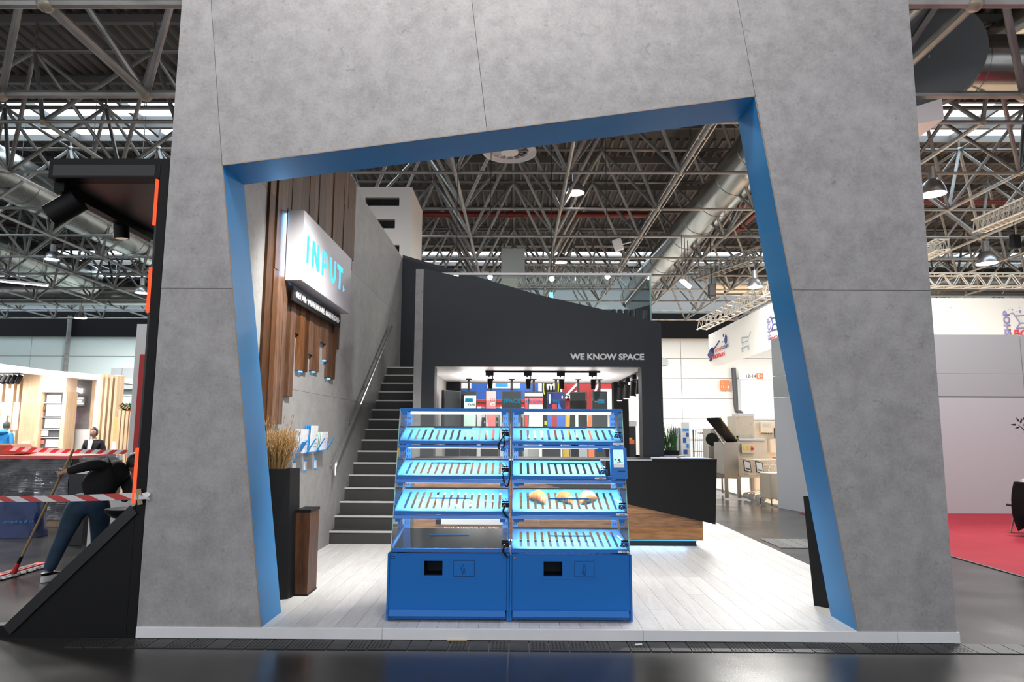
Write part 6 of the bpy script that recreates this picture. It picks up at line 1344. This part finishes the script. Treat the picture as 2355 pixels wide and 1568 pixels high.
c = aY(1527, 832, 41.9); t = thing('wall_speaker', 'small round white horn on the hall wall above the booth', 'loudspeaker', c); MB().tube(c-V((0, .2, 0)), c, .22, 16).build('horn', K['greyp'], t, smooth=True); MB().box(c.x-.05, c.x+.05, c.y, c.y+.1, c.z-.05, c.z+.05).build('bracket', K['dgrey'], t)
# unseen lamps added to brighten the shopping booth, food booth and rear fascias
for (x, y, z, e, tx, ty, tz) in ((9, 20.5, 5.6, 620, 7.5, 18, 0), (8, 16.8, 5.3, 380, 6.6, 19, 1)): lamp('SPOT', (x, y, z), e, (1, .95, .86), (tx, ty, tz), .15, 95, .8)
for (x, y, z, e) in ((-15.2, 19.2, 2.9, 34), (-13.2, 19.3, 2.9, 34), (-11.6, 14.6, 3.3, 90)): lamp('AREA', (x, y, z), e, (1, .95, .9), (x, y+1.6, 1), size=1.2)
lamp('AREA', (1, 18.5, 5.0), 150, (1, .98, .95), (1, 21, 2), size=3)

# litter on the hall floor by the plinth
c = aZ(1468, 1487, 0); o = MB().tube(c+V((-.025, 0, .014)), c+V((.03, .01, .014)), .007, 8).build('paper_roll', K['paper']); tag(o, 'tiny white rolled paper scrap lying on the trench covers', 'paper scrap')
c = aZ(1050, 1475, 0); o = MB().box(c.x-.075, c.x+.08, 5.604, 5.632, .0064, .012).build('wood_shim', K['beige']); tag(o, 'thin beige wooden shim tucked under the white fascia', 'shim')
# ================================================================== PEOPLE
def skin(name, pts, edges, m, parent, root, sub=2):
    keys = list(pts); ix = {k: i for i, k in enumerate(keys)}; o0 = wloc(parent)
    me = bpy.data.meshes.new(name); me.from_pydata([tuple(V(pts[k][0])-o0) for k in keys], [(ix[a], ix[b]) for a, b in edges], [])
    o = bpy.data.objects.new(name, me); C.objects.link(o)
    md = o.modifiers.new('skin', 'SKIN'); md.use_smooth_shade = True
    if not me.skin_vertices: return None
    for k in keys:
        r = pts[k][1]; me.skin_vertices[0].data[ix[k]].radius = (r, r) if not isinstance(r, tuple) else r; me.skin_vertices[0].data[ix[k]].use_root = (k == root)
    if sub: s = o.modifiers.new('s', 'SUBSURF'); s.levels = sub; s.render_levels = sub
    dg = bpy.context.evaluated_depsgraph_get(); nm = bpy.data.meshes.new_from_object(o.evaluated_get(dg)); nm.name = name
    bpy.data.objects.remove(o); nm.materials.clear(); nm.materials.append(m); nm.polygons.foreach_set('use_smooth', [True]*len(nm.polygons))
    o = bpy.data.objects.new(name, nm); C.objects.link(o); o.parent = parent; return o
def chain(*ks): return list(zip(ks, ks[1:]))
def head(par, c, r, fwd, m_hair, long=False, face=True):
    """skull with brow, nose, ears, eyes, mouth; hair cap; c is the head centre"""
    f = V((fwd[0], fwd[1], 0)).normalized(); s = f.cross(V((0, 0, 1))); u = V((0, 0, 1))
    mb = MB(); n = 18; b0 = 0
    for i in range(13):
        t = math.pi*i/12
        for j in range(n):
            a = 2*math.pi*j/n; z = math.cos(t); w_ = math.sin(t); jaw = 1-.22*max(0, -z); fx = math.cos(a)
            p = c+s*(r*.78*w_*math.sin(a)*jaw)+f*(r*.95*w_*fx*(1-.10*max(0, -z)))+u*(r*1.22*z); mb.v.append(tuple(p))
    for i in range(12):
        for j in range(n): k = (j+1) % n; mb.f.append((i*n+j, (i+1)*n+j, (i+1)*n+k, i*n+k)); mb.m.append(0)
    mb.prism([c+f*r*.90+u*r*.18-s*r*.08, c+f*r*.90+u*r*.18+s*r*.08, c+f*r*.86-u*r*.28+s*r*.16, c+f*r*.86-u*r*.28-s*r*.16], f*r*.18)
    for q in (-1, 1): mb.ball(c+s*q*r*.78-u*r*.02, r*.2, 8, (.5, .5, 1.2))
    h = mb.build('head', K['skin'], par, smooth=True)
    if face:
        ey = MB(); 
        for q in (-1, 1): ey.ball(c+f*r*.84+s*q*r*.30+u*r*.10, r*.09, 8, (1, 1, .7))
        ey.build('eye', K['hair'], h, smooth=True)
        br = MB()
        for q in (-1, 1): br.bar(c+f*r*.88+s*q*r*.16+u*r*.30, c+f*r*.82+s*q*r*.44+u*r*.30, r*.05, r*.05)
        br.build('eyebrow', K['hair'], h)
        MB().bar(c+f*r*.86-s*r*.20-u*r*.52, c+f*r*.86+s*r*.20-u*r*.52, r*.06, r*.08).build('mouth', mat('lip', (.35, .12, .10), .5), h)
    hb = MB()
    for i in range(9):
        t = math.pi*.62*i/8
        for j in range(n):
            a = 2*math.pi*j/n; fx = math.cos(a); lim = t if fx < .25 else min(t, math.pi*(.36-.02*fx))
            if long and fx < .2: lim = t*1.15
            z = math.cos(lim); w_ = math.sin(lim); p = c+s*(r*.88*w_*math.sin(a))+f*(r*1.02*w_*fx)+u*(r*1.29*z); hb.v.append(tuple(p))
    for i in range(8):
        for j in range(n): k = (j+1) % n; hb.f.append((i*n+j, (i+1)*n+j, (i+1)*n+k, i*n+k)); hb.m.append(0)
    if long: hb.ball(c-f*r*.95-u*r*.1, r*.42, 10)
    hb.build('hair', m_hair, h, smooth=True)
    return h
def hand(par, wrist, dirv, side, L_, curl, m):
    """palm, four bent fingers of unequal length and a thumb; dirv = wrist to fingers, side = towards the thumb"""
    d = V(dirv).normalized(); s = (V(side)-d*V(side).dot(d)).normalized(); n = d.cross(s); p = {}; e = []; w0 = V(wrist)
    p['w'] = (w0, .026*L_/.18); p['m'] = (w0+d*L_*.22, .030*L_/.18); p['k'] = (w0+d*L_*.45, .028*L_/.18); e += [('w', 'm'), ('m', 'k')]
    o = skin('hand', p, e, m, par, 'w', 2); fg = []
    for i, (off, ln) in enumerate(((.30, .42), (.10, .48), (-.10, .45), (-.28, .35))):
        b = w0+d*L_*.40+s*L_*off*.55; q = {0: (b, .0095)}; cur = d.copy(); pos = b
        for k in range(3):
            cur = (cur*math.cos(curl)+n*math.sin(curl)).normalized(); nn = cur.cross(s); n_ = -nn if nn.dot(n) < 0 else nn
            pos = pos+cur*ln*L_/3; q[k+1] = (pos, .0085-.001*k)
            n = n if k == 0 else n
        skin('finger', q, [(0, 1), (1, 2), (2, 3)], m, o, 0, 1)
    b = w0+d*L_*.12+s*L_*.14; skin('thumb', {0: (b, .012), 1: (b+(d*.5+s*.7+n*.3).normalized()*L_*.2, .0105), 2: (b+(d*.75+s*.7+n*.6).normalized()*L_*.36, .009)}, [(0, 1), (1, 2)], m, o, 0, 1)
    return o
# ---- person bending over a mop
gy = aZ(100, 1340, 0)
W = lambda x, y, Y: aY(x, y, Y)
t = thing('person', 'person bending forward in black sweater and jeans mopping the dark floor', 'person', (gy.x+.4, gy.y, 0))
J = dict(ankL=(W(110, 1316, 7.66), .062), calfL=(W(128, 1274, 7.72), .078), kneL=(W(146, 1236, 7.74), .082), thiL=(W(163, 1196, 7.80), .115), hipL=(W(180, 1163, 7.88), .138),
         pel=(W(203, 1148, 7.9), .165), hipR=(W(230, 1163, 7.95), .138), thiR=(W(230, 1200, 8.05), .115), kneR=(W(226, 1240, 8.12), .082), calfR=(W(222, 1280, 8.25), .075), ankR=(W(216, 1312, 8.35), .060))
legs = chain('pel', 'hipL', 'thiL', 'kneL', 'calfL', 'ankL')+chain('pel', 'hipR', 'thiR', 'kneR', 'calfR', 'ankR')
S = dict(wai=(W(201, 1149, 7.9), .192), che=(W(250, 1092, 7.95), .195), sho=(W(272, 1082, 8.0), .165), nek=(W(294, 1074, 8.05), .085),
         shL=(W(240, 1066, 7.78), .085), uaL=(W(214, 1068, 7.66), .070), elL=(W(188, 1074, 7.58), .060), faL=(W(168, 1080, 7.56), .052), wrL=(W(153, 1084, 7.55), .042),
         shR=(W(288, 1096, 8.15), .085), elR=(W(296, 1128, 8.0), .06), wrR=(W(285, 1150, 7.8), .045))
arms = chain('wai', 'che', 'sho', 'nek')+chain('che', 'shL', 'uaL', 'elL', 'faL', 'wrL')+chain('sho', 'shR', 'elR', 'wrR')
bd = {k: (v[0], v[1]*(.80 if k in J else (.9 if k[:2] in ('wr',) else .5))) for k, v in {**J, **S}.items()}; bd['hdL'] = (W(146, 1085, 7.55), .030)
skin('body', bd, legs+arms+[('pel', 'wai'), ('wrL', 'hdL')], K['skin'], t, 'pel', 2)
skin('jeans', {**J, 'wst': (W(206, 1128, 7.9), .165)}, legs+[('pel', 'wst')], K['denim'], t, 'pel', 2)
skin('sweater', S, arms, K['knit'], t, 'wai', 2)
head(t, W(312, 1064, 8.1), .098, (.8, .3), K['hair'], face=True)
for (a, d_, nm) in ((J['ankL'][0], V((.15, .98, 0)), 'L'), (J['ankR'][0], V((.3, .95, 0)), 'R')):
    heel = V((a.x, a.y, 0))-d_*.07; sh = MB(); n = 20
    for k, (zz, wd) in enumerate(((.004, 1.0), (.035, 1.03), (.07, .95), (.10, .72))):
        for i in range(n):
            an = 2*math.pi*i/n; L_ = .145*(1 if math.cos(an) < 0 else 1)*(1 if k < 2 else (.94 if k == 2 else .60)); cc = V((a.x, a.y, 0))+d_*(.06 if k < 3 else .0); sd = V((d_.y, -d_.x, 0))
            sh.v.append(tuple(cc+d_*L_*math.cos(an)+sd*.048*wd*math.sin(an)+V((0, 0, zz))))
    for k in range(3):
        for i in range(n): j = (i+1) % n; sh.f.append((k*n+i, k*n+j, (k+1)*n+j, (k+1)*n+i)); sh.m.append(0 if k == 0 else (1 if k == 1 else 2))
    sh.f.append(tuple(range(n-1, -1, -1))); sh.m.append(0); sh.f.append(tuple(range(3*n, 4*n))); sh.m.append(1)
    sh.build('shoe', [K['white'], K['white'], K['black']], t, smooth=True)
hand(t, W(150, 1085, 7.55), W(138, 1089, 7.54)-W(150, 1085, 7.55), (.2, 0, 1), .165, .75, K['skin'])
# ---- mop
foot = aZ(32, 1316, .05); top = W(169, 1034, 7.50); dm = (top-foot).normalized()
t = thing('mop', 'wooden-handled mop with red joint and white yarn held by the bending person', 'mop', (foot.x, foot.y, 0))
MB().tube(foot+dm*.12, top, .0135, 10).ball(top, .0135, 8).build('handle', K['stick'], t, smooth=True)
MB().tube(foot+dm*.13, foot+dm*.22, .021, 10, .017).build('collar', K['black'], t, smooth=True); MB().tube(foot, foot+dm*.14, .032, 10, .02).build('joint', K['red'], t, smooth=True)
a_, b_ = aZ(-14, 1335, 0), aZ(95, 1304, 0); dd_ = (b_-a_).normalized(); sd = V((-dd_.y, dd_.x, 0))
MB().obox((a_+b_)/2+V((0, 0, .046)), (b_-a_)*.5, sd*.055, V((0, 0, .008))).build('plate', K['redp'], t); MB().obox((a_+b_)/2+V((0, 0, .056)), (b_-a_)*.33, sd*.03, V((0, 0, .003))).build('label', K['dgrey'], t)
mp_ = MB(); rn = random.Random(4)
for i in range(170):
    u = rn.random(); q = rn.choice((-1, 1)); p0 = a_+(b_-a_)*u+sd*.05*q+V((0, 0, .035)); p1 = p0+sd*q*rn.uniform(.02, .05)+dd_*rn.uniform(-.03, .03)+V((0, 0, -.022)); mp_.tube(p0, p1, .009, 5)
mp_.build('yarn', K['mopw'], t)['kind'] = 'stuff'
MB().obox((a_+b_)/2+V((0, 0, .024)), (b_-a_)*.52, sd*.075, V((0, 0, .014))).build('pad', K['mopw'], t, bevel=.01)
# ---- standing people
def standing(label, x, y, z0, hgt, fwd, top_m, leg_m, hair_m, shirt=None, longhair=False, hood=False, arms_fwd=True):
    t = thing('person', label, 'person', (x, y, z0)); k = hgt/1.70; f = V((fwd[0], fwd[1], 0)).normalized(); s = f.cross(V((0, 0, 1))); B = V((x, y, z0))
    P_ = lambda a, b, c: B+s*a*k+f*b*k+V((0, 0, c*k))
    L = {}
    for q, n in ((-1, 'L'), (1, 'R')):
        L.update({'hip'+n: (P_(.09*q, 0, .90), .095*k), 'kne'+n: (P_(.10*q, .02, .50), .062*k), 'ank'+n: (P_(.11*q, -.02, .10), .045*k), 'toe'+n: (P_(.12*q, .12, .045), .04*k)})
    L['pel'] = (P_(0, 0, .96), .125*k)
    le = chain('pel', 'hipL', 'kneL', 'ankL', 'toeL')+chain('pel', 'hipR', 'kneR', 'ankR', 'toeR')
    U = dict(wai=(P_(0, 0, 1.08), .125*k), che=(P_(0, .0, 1.28), .15*k), nec=(P_(0, 0, 1.45), .055*k)); ue = chain('wai', 'che', 'nec')
    for q, n in ((-1, 'L'), (1, 'R')):
        U.update({'sh'+n: (P_(.17*q, 0, 1.37), .065*k), 'el'+n: (P_(.245*q, -.03, 1.10), .05*k), 'wr'+n: (P_(.10*q if arms_fwd else .27*q, .2 if arms_fwd else .05, 1.0 if arms_fwd else .86), .036*k)}); ue += chain('che', 'sh'+n, 'el'+n, 'wr'+n)
    body = {a: (b[0], b[1]*.84) for a, b in {**L, **U}.items()}; body['hd'] = (P_(0, .02, 1.52), .05*k)
    skin('body', body, le+ue+[('pel', 'wai'), ('nec', 'hd')], K['skin'], t, 'pel', 1)
    skin('trousers', {a: b for a, b in L.items() if not a.startswith('toe')}, [e_ for e_ in le if not e_[1].startswith('toe')], leg_m, t, 'pel', 1)
    top = dict(U); top['hem'] = (P_(0, 0, .95), .15*k); top.pop('nec'); top['col'] = (P_(0, 0, 1.42), .075*k)
    skin('jacket', top, [e_ for e_ in ue if 'nec' not in e_]+[('che', 'col'), ('wai', 'hem')], top_m, t, 'wai', 2)
    for q in (-1, 1): MB().ball(P_(.12*q, .07, .045), .055*k, 10, (.75, 1.9 if abs(f.y) > abs(f.x) else .75, .75)).build('shoe', K['black'], t, smooth=True)
    if shirt: MB().prism([P_(-.055, .125, 1.43), P_(.055, .125, 1.43), P_(.035, .165, 1.2), P_(.02, .165, 1.02), P_(-.02, .165, 1.02), P_(-.035, .165, 1.2)], f*.012).build('shirt', shirt, t)
    if hood: MB().ball(P_(0, -.09, 1.44), .12*k, 12, (1.1, .8, .6)).build('hood', top_m, t, smooth=True)
    head(t, P_(0, .03, 1.585), .093*k, fwd, hair_m, longhair)
    for q in (-1, 1): hand(t, P_(.10*q if arms_fwd else .27*q, .21 if arms_fwd else .05, 1.0 if arms_fwd else .85), (f-s*q*.6) if arms_fwd else V((0, 0, -1)), (0, 0, 1) if arms_fwd else f, .17*k, .5, K['skin'])
    return t
p_ = aY(216, 1017, 15.2); standing('woman in black blazer and white blouse standing behind the upper barrier tape', p_.x, 15.2, .002, 1.68, (.05, -1), K['knit'], K['knit'], K['hair'], K['shirt'], True)
p_ = aY(11, 1000, 18.6); standing('person in a bright blue hooded jacket seen from behind at the food booth', p_.x, 18.6, .002, 1.84, (.1, 1), K['jacketb'], K['denim'], mat('grey_hair', (.05, .05, .05), .6), None, False, True, False)
